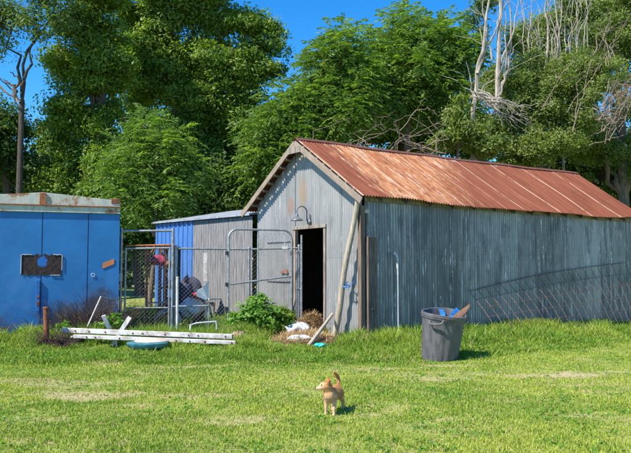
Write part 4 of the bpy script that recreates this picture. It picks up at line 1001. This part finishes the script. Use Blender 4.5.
def crown(lobes, nleaf, Ls, Ws, mt, parent, seed, csize=.5, per=70, droop=.0, fill=.18, frond=False, flat=.6):
    """lobes: (x,y,z,rx,ry,rz); clumps of leaves through the outer shell of each lobe, a few inside"""
    rd = np.random.default_rng(seed); vol = np.array([(l[3] * l[5] + l[3] * l[4]) for l in lobes]); vol = vol / vol.sum()
    nc = max(4, nleaf // per); which = rd.choice(len(lobes), nc, p=vol); lb = np.array(lobes)[which]
    d = rd.normal(size=(nc, 3)); d /= np.linalg.norm(d, axis=1)[:, None]
    inner = rd.uniform(0, 1, nc) < fill
    r = np.where(inner, rd.uniform(.2, .75, nc), rd.uniform(.78, 1.10, nc) + .12 * np.sin(d[:, 0] * 7 + d[:, 2] * 5 + which))[:, None]
    C = lb[:, :3] + d * lb[:, 3:6] * r
    keep = C[:, 2] > .15; C = C[keep]; d = d[keep]; inner = inner[keep]; nc = len(C)
    cr = csize * rd.uniform(.55, 1.35, nc); cb = rd.uniform(0, 1, nc)
    if frond:
        # compound leaves: a drooping rachis with paired leaflets
        nf = max(3, per // 11); base = np.repeat(C, nf, 0); dd = np.repeat(d, nf, 0); n = len(base)
        q = rd.normal(size=(n, 3)); q /= np.linalg.norm(q, axis=1)[:, None]
        base = base + q * np.repeat(cr, nf)[:, None] * .55
        ax = q * .9 + dd * .5 + np.array([0, 0, .10]); ax[:, 2] *= .6; ax /= np.linalg.norm(ax, axis=1)[:, None]
        side = np.cross(ax, [0, 0, 1.]); side /= np.linalg.norm(side, axis=1)[:, None] + 1e-6
        Cs, Ns, Ts, Cl = [], [], [], []
        fl = rd.uniform(.38, .72, n)[:, None]
        for k in range(11):
            f_ = (k // 2 + 1) / 6; sg = -1 if k % 2 else 1
            if k == 10: sg = 0
            pos = base + ax * fl * f_ + np.array([0, 0, -1]) * (f_ ** 2) * fl * .38
            tt = (side * sg * .95 + ax * .35 + np.array([0, 0, -.28])) if sg else ax + np.array([0, 0, -.7])
            Cs.append(pos + tt * Ls * .45); Ts.append(tt); Ns.append(np.cross(tt, ax) * (sg or 1) * -1 + np.array([0, 0, .35]) + rd.normal(0, .15, (n, 3))); Cl.append(np.repeat(cb, nf))
        return leaves('crown', np.concatenate(Cs), np.concatenate(Ns), Ls, Ws, mt, parent, np.concatenate(Cl), seed, np.concatenate(Ts)), C
    idx = np.repeat(np.arange(nc), per); n = len(idx)
    q = rd.normal(size=(n, 3)); q /= np.linalg.norm(q, axis=1)[:, None]; rr = rd.uniform(0, 1, n)[:, None] ** .45
    P = C[idx] + q * rr * cr[idx][:, None] * np.array([1, 1, flat]); P[:, 2] -= droop * (np.linalg.norm(q[:, :2], axis=1) * rr[:, 0]) * cr[idx]
    N = d[idx] * .75 + np.array([-.15, -.1, .45]) + rd.normal(0, .42, (n, 3))
    return leaves('crown', P, N, Ls, Ws, mt, parent, cb[idx], seed), C

def branch(m_, a, b, r0, r1, rd, n=6, wob=.06, seg=6):
    a = Vector(a); b = Vector(b); L = (b - a).length; pts = []; off = Vector((0, 0, 0))
    for k in range(n + 1):
        f_ = k / n; w_ = Vector((rd.uniform(-1, 1), rd.uniform(-1, 1), rd.uniform(-.5, .5))) * L * wob * math.sin(math.pi * f_)
        pts.append(a.lerp(b, f_) + w_ + Vector((0, 0, L * .06 * math.sin(math.pi * f_))))
    m_.tube(pts, [r0 + (r1 - r0) * k / n for k in range(n + 1)], seg, False); return pts

def tree(name, label, trunk_px, lobes_px, Y, nleaf, mt, bark='bark', Ls=.15, Ws=.09, r0=.2, seed=1, csize=.5, per=70, fill=.18, frond=False, group='trees behind the barn and container', cat='tree', thick=.8, droop=0, twig=2, flat=.6, nl=99):
    base = at(trunk_px[0], 270, Y); base.z = g(base.x, base.y)
    root = thing(name, base, label, cat, group); rd = random.Random(seed); k_ = Y / F
    lobes = []; main = []
    for l in lobes_px:
        px, py, rx, ry = l[:4]; dy = l[4] if len(l) > 4 else 0
        c = at(px, py, Y + dy); lobes.append((c.x, c.y, c.z, rx * k_ * .62, max(rx, ry) * k_ * thick * .62, ry * k_ * .62))
        main.append(lobes[-1]); nsub = 5 + int(rx * ry / 90)
        for i in range(nsub):
            a_ = rd.uniform(0, 2 * math.pi); el = rd.uniform(-.8, 1.2); q_ = rd.uniform(.55, .95); f_ = rd.uniform(.26, .46)
            o_ = (math.cos(a_) * math.cos(el) * rx * k_ * q_, math.sin(a_) * math.cos(el) * max(rx, ry) * k_ * thick * q_, math.sin(el) * ry * k_ * q_)
            lobes.append((c.x + o_[0], c.y + o_[1], c.z + o_[2], rx * k_ * f_ * 1.1, max(rx, ry) * k_ * thick * f_, ry * k_ * f_ * .8))
    ob, C = crown(lobes, nleaf, Ls, Ws, mt, root, seed, csize, per, droop, fill, frond, flat)
    limbs = main[:nl]
    m_ = MB(); fork = at(trunk_px[1], trunk_px[2], Y); mid = base.lerp(fork, .5) + Vector((rd.uniform(-.3, .3), 0, 0))
    m_.tube([base - Vector((0, 0, .2)), base + Vector((0, 0, .3)), mid, fork], [r0 * 1.35, r0, r0 * .85, r0 * .7], 10)
    ends = []
    for l in limbs:
        c = Vector(l[:3]); pts = branch(m_, fork if c.z > fork.z - .5 else mid, c, r0 * .5, r0 * .12, rd, 7, .10); ends += pts[2:]
    CC = [Vector(c) for c in C[:: max(1, len(C) // (40 * twig))]]
    for c in CC:
        e = min(ends, key=lambda q_: (q_ - c).length)
        if (e - c).length > .3: branch(m_, e, c, r0 * .12, .012, rd, 4, .12, 4)
    m_.build('trunk', M[bark], root, smooth=True)
    return root

# left group
tree('tree', 'tall thin dark trunk tree with a sparse crown at the far left edge', (33, 22, 100), [(6, 10, 26, 20), (34, 22, 26, 20), (50, -14, 34, 16), (66, 18, 20, 16), (8, 45, 14, 10), (-20, 20, 30, 30)], 23.5, 9000, M['leaf_e'], 'bark', .16, .05, .13, 101, .55, 40, .3, droop=.5, flat=.9, nl=3)
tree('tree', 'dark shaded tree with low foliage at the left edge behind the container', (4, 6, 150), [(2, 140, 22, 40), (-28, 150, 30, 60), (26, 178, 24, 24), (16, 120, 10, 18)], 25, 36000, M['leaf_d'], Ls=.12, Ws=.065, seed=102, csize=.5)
tree('tree', 'leafy green tree with bright hanging clumps right of the thin trunk', (92, 100, 120), [(62, 62, 22, 20), (86, 34, 28, 30), (70, 98, 20, 22), (56, 132, 20, 20), (74, 165, 26, 26), (102, 72, 26, 30), (96, 120, 24, 28), (108, 160, 26, 26), (90, 190, 34, 22), (96, -4, 30, 22), (48, 176, 16, 14)], 25, 118000, M['leaf_a'], Ls=.125, Ws=.058, seed=103, csize=.46, droop=.4, r0=.25)
tree('tree', 'tallest broad dark green tree filling the left half behind the fence', (182, 178, 110), [(150, 20, 36, 30), (196, 6, 40, 28), (236, 24, 32, 24), (262, 42, 22, 20), (252, 70, 28, 20), (216, 64, 40, 34), (164, 76, 40, 36), (136, 54, 24, 30), (206, 116, 40, 32), (240, 108, 26, 24), (172, -20, 60, 22), (246, 144, 22, 26), (214, 160, 34, 30), (170, 150, 34, 30), (258, 128, 14, 14), (262, 96, 16, 10)], 28, 215000, M['leaf_a'], Ls=.135, Ws=.068, seed=104, csize=.50, r0=.38, thick=.7)
tree('tree_of_heaven', 'pale green frond-leaved young tree in front of the tallest dark tree', (150, 152, 170), [(146, 128, 12, 10), (130, 150, 14, 12), (164, 150, 16, 12), (150, 172, 18, 12), (184, 168, 13, 11), (120, 180, 12, 12), (172, 196, 18, 13), (132, 206, 16, 12), (196, 192, 9, 8), (112, 164, 7, 6), (178, 140, 7, 6)], 22.5, 22000, M['leaf_b'], 'bark_tan', .15, .05, .09, 105, .55, 88, .25, True)
tree('tree', 'deeply shaded low tree seen through the gate under the tall trees', (140, 140, 225), [(120, 232, 26, 24), (150, 238, 28, 24), (182, 225, 26, 26), (214, 205, 26, 26), (236, 195, 20, 30), (200, 180, 36, 26)], 27, 42000, M['leaf_d'], Ls=.16, Ws=.10, seed=106, csize=.6, fill=.5)
# middle group
tree('tree_of_heaven', 'bright green frond-leaved tree rising behind the barn gable', (300, 300, 110), [(324, 66, 17, 14), (300, 106, 16, 16), (342, 52, 20, 15), (332, 90, 28, 24), (282, 118, 26, 26), (266, 150, 20, 22), (300, 148, 30, 22), (342, 112, 30, 26), (256, 178, 14, 16), (352, 66, 20, 18)], 26, 62000, M['leaf_b'], 'bark_tan', .17, .06, .16, 107, .6, 88, .25, True)
tree('tree_of_heaven', 'taller frond-leaved tree behind the middle of the barn roof', (412, 408, 110), [(402, 26, 24, 16), (434, 36, 26, 16), (380, 44, 26, 20), (412, 58, 36, 24), (452, 52, 22, 18), (372, 80, 26, 22), (436, 84, 34, 24), (398, 104, 34, 24), (464, 76, 14, 22), (452, 112, 20, 22), (364, 112, 20, 22)], 28, 66000, M['leaf_b'], 'bark_tan', .17, .06, .18, 108, .6, 88, .25, True)
tree('tree', 'dark shaded understorey tree low behind the barn roof', (400, 400, 130), [(360, 130, 32, 22), (400, 128, 34, 24), (440, 134, 34, 22), (330, 140, 26, 20), (470, 140, 26, 24)], 31, 46000, M['leaf_d'], Ls=.18, Ws=.11, seed=109, csize=.6, fill=.5)
# right group
tree('vine_tree', 'vine-covered olive green tree on the right behind the ridge', (540, 532, 110), [(508, 78, 24, 26), (530, 66, 22, 24), (548, 92, 30, 28), (520, 112, 34, 26), (560, 124, 30, 24), (496, 128, 24, 22), (585, 96, 24, 30), (576, 62, 20, 18), (540, 148, 40, 18), (520, 84, 20, 18), (604, 76, 22, 18)], 24, 120000, M['leaf_c'], 'bark_tan', .09, .042, .2, 110, .38, 70, .3, droop=.8)
tree('vine_tree', 'large spreading vine-covered tree at the right edge of the picture', (622, 620, 100), [(612, 30, 30, 24), (640, 60, 26, 34), (600, 70, 24, 22), (626, 108, 18, 14), (604, 150, 24, 22), (636, 160, 26, 30), (584, 138, 22, 18), (630, 2, 34, 18), (668, 100, 30, 60)], 25.5, 90000, M['leaf_c'], 'bark_tan', .095, .045, .22, 111, .42, 70, .25, droop=.6)
tree('shrub_tree', 'small yellow-green sapling tree between the frond trees and the vines', (458, 460, 130), [(456, 118, 8, 16), (450, 140, 16, 12), (470, 134, 16, 14), (462, 104, 6, 10), (486, 148, 18, 10)], 22.5, 9000, M['leaf_c'], 'bark_tan', .13, .06, .06, 112, .34, 50, .3)
tree('tree', 'dim blue-green tree farthest back at the upper right', (590, 590, 60), [(540, 30, 26, 26), (572, 14, 26, 24), (602, 6, 26, 22), (518, 40, 16, 22), (626, 40, 22, 22), (560, 60, 30, 20), (590, 50, 26, 20)], 31, 42000, M['leaf_c'], 'bark', .14, .06, .2, 113, .6, 40, .4, droop=.6)
tree('tree', 'dark low tree filling the gap above the right end of the roof', (600, 600, 150), [(590, 172, 30, 22), (620, 182, 26, 26), (560, 165, 26, 16), (650, 190, 30, 40)], 27.5, 24000, M['leaf_d'], Ls=.15, Ws=.09, seed=114, csize=.5, fill=.5)
tree('tree', 'sparse high-hanging tree tip above the frond trees near the top edge', (480, 478, 60), [(470, 20, 12, 8), (484, 6, 14, 10), (480, 34, 10, 8)], 30, 2200, M['leaf_e'], Ls=.15, Ws=.06, seed=115, csize=.4, per=30, r0=.08)
# backdrop trees that close the view under the crowns
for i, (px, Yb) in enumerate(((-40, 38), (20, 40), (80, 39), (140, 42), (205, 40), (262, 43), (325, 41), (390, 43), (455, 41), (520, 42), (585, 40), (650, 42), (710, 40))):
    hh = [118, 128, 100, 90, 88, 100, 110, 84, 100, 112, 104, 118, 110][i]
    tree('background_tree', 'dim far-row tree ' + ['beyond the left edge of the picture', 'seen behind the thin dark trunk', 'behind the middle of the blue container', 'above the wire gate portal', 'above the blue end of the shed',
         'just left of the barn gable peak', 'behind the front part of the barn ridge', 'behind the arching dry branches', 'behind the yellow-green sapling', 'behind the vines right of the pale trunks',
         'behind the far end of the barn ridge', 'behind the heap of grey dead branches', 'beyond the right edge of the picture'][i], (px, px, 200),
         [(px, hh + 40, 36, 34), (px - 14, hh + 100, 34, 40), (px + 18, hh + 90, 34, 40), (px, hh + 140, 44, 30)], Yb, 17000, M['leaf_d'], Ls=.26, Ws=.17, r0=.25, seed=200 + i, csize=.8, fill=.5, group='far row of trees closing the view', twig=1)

UND = ['behind the left end of the blue container', 'behind the scorched half of the blue container', 'behind the right end of the blue container', 'framed by the left half of the wire gate', 'framed by the right half of the wire gate', 'behind the blue end of the shed', 'behind the grey boards of the shed', 'between the shed roof and the barn gable', 'hidden past the barn roof end']
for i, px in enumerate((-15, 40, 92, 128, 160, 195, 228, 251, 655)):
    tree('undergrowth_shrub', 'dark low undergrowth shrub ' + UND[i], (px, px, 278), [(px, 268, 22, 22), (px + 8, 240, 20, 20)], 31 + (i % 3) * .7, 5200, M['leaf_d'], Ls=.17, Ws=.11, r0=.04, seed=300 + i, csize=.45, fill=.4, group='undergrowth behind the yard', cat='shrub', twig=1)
# bare pale stems of the dead tree at the upper right
def dead_tree(name, label, stems, Y, r, seed, bark='bark_pale', twigs_n=3, tw=.9):
    base = at(stems[0][0][0], 270, Y); base.z = g(base.x, base.y); root = thing(name, base, label, 'dead tree'); rd = random.Random(seed); m_ = MB()
    ms = MB()
    for i, st in enumerate(stems):
        pts = [at(a, b, Y + rd.uniform(-.12, .12)) for a, b in st]
        if i == 0: pts = [Vector((pts[0].x, Y, g(pts[0].x, Y) - .1))] + pts
        P_ = []
        for a_, b_ in zip(pts[:-1], pts[1:]):
            for k in range(4): P_.append(a_.lerp(b_, k / 4) + Vector((rd.uniform(-1, 1), rd.uniform(-1, 1), 0)) * .04)
        P_.append(pts[-1]); rr = r * (1 if i < 2 else rd.uniform(.25, .6))
        (m_ if i < 2 else ms).tube(P_, [rr * (1 - .72 * k / (len(P_) - 1)) for k in range(len(P_))], 7, False)
        for _ in range(twigs_n):
            q_ = rd.choice(P_[2:]); L = rd.uniform(.5, 1.6) * tw; e = q_ + Vector((rd.uniform(-.7, .7), rd.uniform(-.5, .5), rd.uniform(.2, 1))).normalized() * L
            branch(ms, q_, e, rr * .3, .006, rd, 5, .1, 4)
    m_.build('trunk', M[bark], root, smooth=True); ms.build('branches', M[bark], root, smooth=True); return root
dead_tree('dead_tree', 'bleached bare tree with two pale trunks left of the vines', [[(472, 120), (478, 72), (486, 30), (492, -30)], [(497, 110), (499, 60), (500, 0), (499, -30)], [(478, 74), (488, 44), (496, 30), (500, 14)],
    [(474, 100), (470, 80), (466, 62)], [(498, 102), (504, 80), (506, 50), (505, -10)], [(492, 60), (484, 20), (482, -20)], [(499, 90), (509, 70), (512, 20), (508, -20)], [(477, 78), (484, 50), (480, 30)], [(500, 64), (514, 30), (520, -20)]], 23, .10, 41)
rdm = random.Random(77); st = [[(562, 120), (562, 90), (560, 50), (556, 10), (550, -30)], [(545, 80), (548, 40), (545, 0), (540, -30)]]
for k in range(24):
    x0 = rdm.uniform(526, 586); st.append([(556 + (x0 - 556) * .5, 116), (x0, rdm.uniform(66, 86)), (x0 + rdm.uniform(-6, 6), 40), (x0 + (x0 - 556) * .25 + rdm.uniform(-6, 6), 12), (x0 + (x0 - 556) * .5 + rdm.uniform(-10, 10), -30)])
dead_tree('dead_tree', 'fan of many thin bare grey stems rising above the vines', st, 25, .055, 42, tw=1.2)
dead_tree('dead_tree', 'broken dead branches drooping over the vines below the pale trunks', [[(486, 92), (500, 100), (520, 104), (552, 104)], [(478, 92), (500, 102), (530, 122), (540, 130)]] + [[(482 + rdm.uniform(-6, 6), 92 + rdm.uniform(-4, 6)), (500 + rdm.uniform(-6, 6), 104 + rdm.uniform(-6, 8)), (520 + rdm.uniform(-16, 14), 120 + rdm.uniform(-8, 22))] for _ in range(14)] + [[(473, 112), (464, 92), (460, 86)], [(470, 104), (482, 96), (492, 92)]], 22, .07, 43, tw=.6) if False else None
def brush(name, label, arcs, Y, r, seed, mt='brush', cat='dead branches', tw=3):
    rd = random.Random(seed); m_ = MB(); o_ = at(arcs[0][0][0], arcs[0][0][1], Y)
    for a in arcs:
        pts = [at(x, y, Y + rd.uniform(-.5, .5)) for x, y in a]; P_ = []
        for i in range(len(pts) - 1):
            for k in range(4): P_.append(pts[i].lerp(pts[i + 1], k / 4) + Vector((rd.uniform(-1, 1), 0, rd.uniform(-1, 1))) * .07)
        P_.append(pts[-1]); rr = r * rd.uniform(.5, 1.1); m_.tube(P_, [rr * (1 - .7 * k / (len(P_) - 1)) for k in range(len(P_))], 5, False)
        for _ in range(tw):
            q_ = rd.choice(P_); branch(m_, q_, q_ + Vector((rd.uniform(-1, 1), rd.uniform(-.4, .4), rd.uniform(-.6, .8))) * rd.uniform(.25, .8), rr * .4, .005, rd, 4, .15, 4)
    o = m_.build(name, M[mt], None, org=o_, smooth=True); return tag(o, label, cat)
j = lambda a: rdm.uniform(-a, a)
brush('fallen_branches', 'broken pale branches drooping over the vines below the two pale trunks', [[(468, 82), (476, 96), (486, 104)], [(470, 98), (500, 103), (530, 106), (556, 104)], [(480, 92), (500, 110), (524, 124), (548, 134)]] + [[(476 + j(6), 92 + j(5)), (496 + j(8), 106 + j(8)), (518 + j(18), 122 + j(14))] for _ in range(15)], 21.5, .026, 51, 'bark_pale')
brush('fallen_branches', 'arching tangle of dry brown branches just above the barn ridge', [[(396, 152), (402, 130), (416, 112), (430, 108), (438, 116)], [(406, 152), (424, 142), (444, 140)], [(388, 152), (402, 138), (424, 134), (446, 136)], [(436, 152), (438, 130), (436, 118)]] + [[(rdm.uniform(384, 452), 154), (rdm.uniform(384, 452), 140 + j(6)), (rdm.uniform(380, 450), 122 + j(12))] for _ in range(7)] + [[(rdm.uniform(300, 390), 146), (rdm.uniform(310, 390), 134 + j(5)), (rdm.uniform(320, 390), 118 + j(8))] for _ in range(5)], 20.5, .017, 52)
brush('fallen_branches', 'heap of long grey dead branches at the right edge above the roof end', [[(596, 136), (616, 122), (640, 108)], [(600, 120), (618, 104), (640, 88)], [(590, 146), (612, 138), (640, 130)]] + [[(rdm.uniform(592, 612), 120 + j(24)), (616 + j(8), 106 + j(26)), (640 + j(8), 92 + j(30))] for _ in range(26)], 21.5, .022, 53)
brush('fallen_branches', 'thin dry branches crossing the vines near the upper right corner', [[(rdm.uniform(592, 615), 60 + j(12)), (606 + j(10), 40 + j(12)), (624 + j(14), 22 + j(14))] for _ in range(8)] + [[(560 + j(20), 100 + j(30)), (580 + j(20), 86 + j(30)), (604 + j(10), 72 + j(30))] for _ in range(5)], 22.5, .02, 54)
brush('fallen_branches', 'broken light brown snag high on the left edge by the thin trunk', [[(19, 104), (10, 88), (-6, 74)], [(17, 98), (14, 86), (4, 80)], [(16, 92), (18, 80), (10, 72)], [(-4, 84), (10, 96), (18, 106)]], 23.3, .07, 55, 'bark_tan', tw=2)

tree('undergrowth_shrub', 'bright green shrub glimpsed between the shed and the barn wall', (253, 253, 280), [(253, 262, 9, 22), (254, 232, 9, 22)], 21.5, 3600, M['leaf_a'], Ls=.12, Ws=.08, r0=.03, seed=333, csize=.3, per=50, fill=.4, group='undergrowth behind the yard', cat='shrub', twig=1)
# leafy bush at the fence and weeds round the container
def bush(name, label, blobs, Y, n, mt, seed, Ls=.07, Ws=.045, cat='bush', cs=.14, per=26, group=None):
    c0 = at(blobs[0][0], 270, Y); c0.z = g(c0.x, c0.y); root = thing(name, c0, label, cat, group); k_ = Y / F
    lb = [];
    for (px, py, rx, ry) in blobs: c = at(px, py, Y); lb.append((c.x, c.y, c.z, rx * k_, rx * k_ * .7, ry * k_))
    ob, C = crown(lb, n, Ls, Ws, mt, root, seed, cs, per, 0, .3); rd = random.Random(seed); m_ = MB()
    for c in C[::max(1, len(C) // 24)]:
        c = Vector(c); branch(m_, Vector((c0.x + (c.x - c0.x) * .4, Y, c0.z - .02)), c, .008, .003, rd, 4, .08, 4)
    m_.build('stem', M['leaf_w'], root); return root
bush('bush', 'bright green leafy bush growing at the open gate by the barn', [(256, 312, 15, 15), (243, 318, 12, 10), (270, 318, 12, 12), (260, 303, 9, 8), (234, 322, 8, 6)], 14.1, 4300, M['leaf_w'], 61, cs=.17)
bush('bush', 'darker green weed bush close to the doorway wall', [(283, 318, 8, 12), (289, 322, 5, 8)], 14.15, 1500, M['leaf_a'], 62)
bush('weed', 'small broad-leaved weed between the rusty post and the beams', [(64, 327, 6, 5)], 12.9, 220, M['leaf_w'], 63, .08, .03, 'weed', .08, 12)
bush('weed', 'leafy weed behind the crossed white offcuts', [(112, 322, 9, 7), (100, 328, 7, 5)], 13.2, 300, M['leaf_w'], 64, .08, .04, 'weed', .1, 14)
bush('weed', 'low green weed under the hose behind the gate', [(150, 322, 16, 6), (185, 324, 14, 5)], 14.9, 700, M['leaf_a'], 65, .08, .05, 'weed', .12, 16)

# ------------------------------------------------------------------ grass
def tall(x, y):
    """0 mown lawn .. 1 uncut grass along the buildings"""
    edge = np.interp(x, [-9, -3, 0, .8, 2.0, 2.9, 4, 6, 9, 13], [10.1, 10.25, 10.3, 10.1, 10.35, 11.0, 11.9, 13.6, 16.0, 19])
    edge = edge + .10 * np.sin(x * 2.3) + .06 * np.sin(x * 6.1 + 1)
    return sm(-.12, .28, y - edge)
def inside(x, y, pad=.03):
    s = (x - C0.x) * .8 + (y - C0.y) * .6; t = -(x - C0.x) * .6 + (y - C0.y) * .8
    barn_in = (s > -pad) & (s < L_) & (t > -pad) & (t < W_)
    a = -((x - CR.x) * CD.x + (y - CR.y) * CD.y); o = (x - CR.x) * CN.x + (y - CR.y) * CN.y
    cont_in = (a > -pad) & (a < CWD) & (o < pad) & (o > -CDP)
    u = (x - S0.x) * .6 - (y - S0.y) * .8; b = (x - S0.x) * .8 + (y - S0.y) * .6
    return barn_in | cont_in | ((u > 0) & (u < 5.6) & (b > -.05) & (b < 2.3))
def grass(name, n, ymin, ymax, seed, hfun, wscale, want, density_pow=1.4):
    rd = np.random.default_rng(seed); m = int(n * 1.6)
    p = rd.uniform(0, 1, m); e = 2 - density_pow
    y = (ymin ** e + p * (ymax ** e - ymin ** e)) ** (1 / e)
    x = rd.uniform(-.56, .56, m) * (y + 1.2)
    keep = ~inside(x, y); T = tall(x, y); keep &= want(x, y, T, rd.uniform(0, 1, m))
    x, y, T = x[keep], y[keep], T[keep]; n = len(x); D = dry(x, y)
    z = gz(x, y) - .005; h = hfun(x, y, T, D, rd)
    ang = rd.uniform(0, 2 * np.pi, n); lean = rd.uniform(.1, .75, n) * h; wd = (.0017 + .00042 * y) * wscale * rd.uniform(.7, 1.4, n)
    la = rd.uniform(0, 2 * np.pi, n); dx, dy = np.cos(la), np.sin(la); sx, sy = np.cos(ang) * wd, np.sin(ang) * wd
    b = np.stack([x, y, z], 1)
    v0 = b + np.stack([-sx, -sy, 0 * z], 1); v1 = b + np.stack([sx, sy, 0 * z], 1)
    mid = b + np.stack([dx * lean * .35, dy * lean * .35, h * .6], 1); v2 = mid + np.stack([sx, sy, 0 * z], 1) * .8; v3 = mid - np.stack([sx, sy, 0 * z], 1) * .8
    tip = b + np.stack([dx * lean, dy * lean, h], 1)
    V = np.stack([v0, v1, v2, v3, tip], 1).reshape(-1, 3); k = np.arange(n)[:, None] * 5
    F3 = np.concatenate([k + [[0, 1, 2]], k + [[0, 2, 3]], k + [[3, 2, 4]]], 1).reshape(-1, 3)
    tint = np.clip(.55 - .1 * T + 1.6 * (fbm(x * .8, y * 1.1) - .5) + 1.0 * (fbm(x * 4, y * 5) - .5) + rd.normal(0, .22, n) - .25 * T, 0, 1)
    dr = np.clip(np.where(rd.uniform(0, 1, n) < D * .95 + .05 - .03 * T, rd.uniform(.55, 1, n), rd.uniform(0, .12, n)), 0, 1)
    return np_mesh(name, V, F3, M['grass'], attrs={'tint': ('FACE', np.repeat(tint, 3)), 'dry': ('FACE', np.repeat(dr, 3))})
def hmul(x, y):
    m_ = .7 + 1.0 * sm(.5, 2.3, y - np.interp(x, [-9, 0, 2, 3, 4, 6, 9], [10.2, 10.3, 10.3, 10.9, 11.7, 13.4, 15.8]))
    m_ = np.where((x > -4.8) & (x < -1.3) & (y > 11.2) & (y < 12.4), m_ * .55, m_)
    m_ = np.where(((x + .2) / .75) ** 2 + ((y - 13.3) / 1.3) ** 2 < 1, m_ * .22, m_)
    m_ = np.where(np.hypot(x - .1, y - 12.2) < .35, m_ * .4, m_)
    m_ = np.where(np.hypot(x - 1.95, y - 10.55) < .5, m_ * .5, m_)
    return m_
clumpf = lambda x, y: np.clip(.5 + 2.2 * (fbm(x * 2.2 + 4, y * 2.8) - .5), 0, 1)
g1 = grass('lawn_grass', 300000, 4.6, 17.5, 301, lambda x, y, T, D, r: r.uniform(.010, .038, len(x)) * (1 - .5 * D) * (.7 + .7 * clumpf(x, y)), 1.0, lambda x, y, T, u: (u < (1 - T * .9)) & (u < 1.0 - .8 * dry(x, y)) & (u < .62 + .5 * clumpf(x * .6 + 3, y * .6)))
tag(g1, 'short mown yellow-green lawn grass with dry straw patches', 'grass', kind='stuff')
g2 = grass('tall_grass', 520000, 9.6, 21, 302, lambda x, y, T, D, r: r.uniform(.05, .17, len(x)) * (.4 + .6 * T) * (.3 + 1.25 * clumpf(x, y) ** 1.5) * (1 - .4 * D) * hmul(x, y), 1.15, lambda x, y, T, u: u < T * .95)
tag(g2, 'uncut taller green grass along the barn, fence and container', 'grass', kind='stuff')

# broad-leaved weeds low in the lawn and thick in the uncut strip
def weeds(n, seed):
    rd = np.random.default_rng(seed); y = rd.uniform(17.5 ** -.4, 5.2 ** -.4, n) ** (-2.5); x = rd.uniform(-.55, .55, n) * (y + 1)
    T = tall(x, y); k = (~inside(x, y)) & (fbm(x * 1.7 + 31, y * 2.3 + 5) > .56 - .06 * T) & (rd.uniform(0, 1, n) < .25 + .75 * T); x, y, T = x[k], y[k], T[k]; m = 9
    x = np.repeat(x, m) + rd.normal(0, .035, len(x) * m); y = np.repeat(y, m) + rd.normal(0, .035, len(y) * m); T = np.repeat(T, m)
    z = gz(x, y) + rd.uniform(.008, .03, len(x)) + T * rd.uniform(0, .16, len(x)) * hmul(x, y)
    P = np.stack([x, y, z], 1); N = np.array([0, 0, .8]) + rd.normal(0, .45, (len(x), 3))
    return leaves('broadleaf_weeds', P, N, .030, .018, M['leaf_w'], None, rd.uniform(0, 1, len(x)), seed)
tag(weeds(15000, 311), 'low broad-leaved weeds and clover mixed through the grass', 'weeds', kind='stuff')
M['litter'] = mat('dead_leaf_litter', (.30, .20, .10), (.14, .09, .05), 12, rough=.9)
rd_ = np.random.default_rng(8); yy = rd_.uniform(17.0 ** -.4, 5.2 ** -.4, 5200) ** (-2.5); xx = rd_.uniform(-.55, .55, 5200) * (yy + 1); kk = (~inside(xx, yy)) & (fbm(xx * 1.3 + 70, yy * 1.9) > .56)
xx, yy = xx[kk], yy[kk]; PL = np.stack([xx, yy, gz(xx, yy) + rd_.uniform(.004, .03, len(xx))], 1)
tag(leaves('leaf_litter', PL, np.array([0, 0, 1.]) + rd_.normal(0, .4, (len(xx), 3)), .032, .014, M['litter'], None, rd_.uniform(0, 1, len(xx)), 9), 'dead brown leaves and bits scattered thinly on the lawn', 'leaf litter', kind='stuff')
# dry brown brush standing against the container
for pts_, n_, ln_, sp_, lab in (([K(.25, .25, 0), K(.55, .25, 0), K(.8, .3, 0)], 620, 1.0, (.2, .10, 0), 'tall dry dark brown brush against the right corner of the blue container'),
                                ([K(2.35, .25, 0), K(2.7, .25, 0)], 260, .75, (.25, .08, 0), 'dry dark brown brush at the left edge against the blue container'),
                                ([K(1.15, .3, 0), K(1.35, .3, 0)], 160, .55, (.2, .08, 0), 'low dry brown brush under the scorched container door')):
    twigs('dry_brush', pts_, n_, ln_, .006, M_TW, lab, 'brush', sp_, n_, .9)
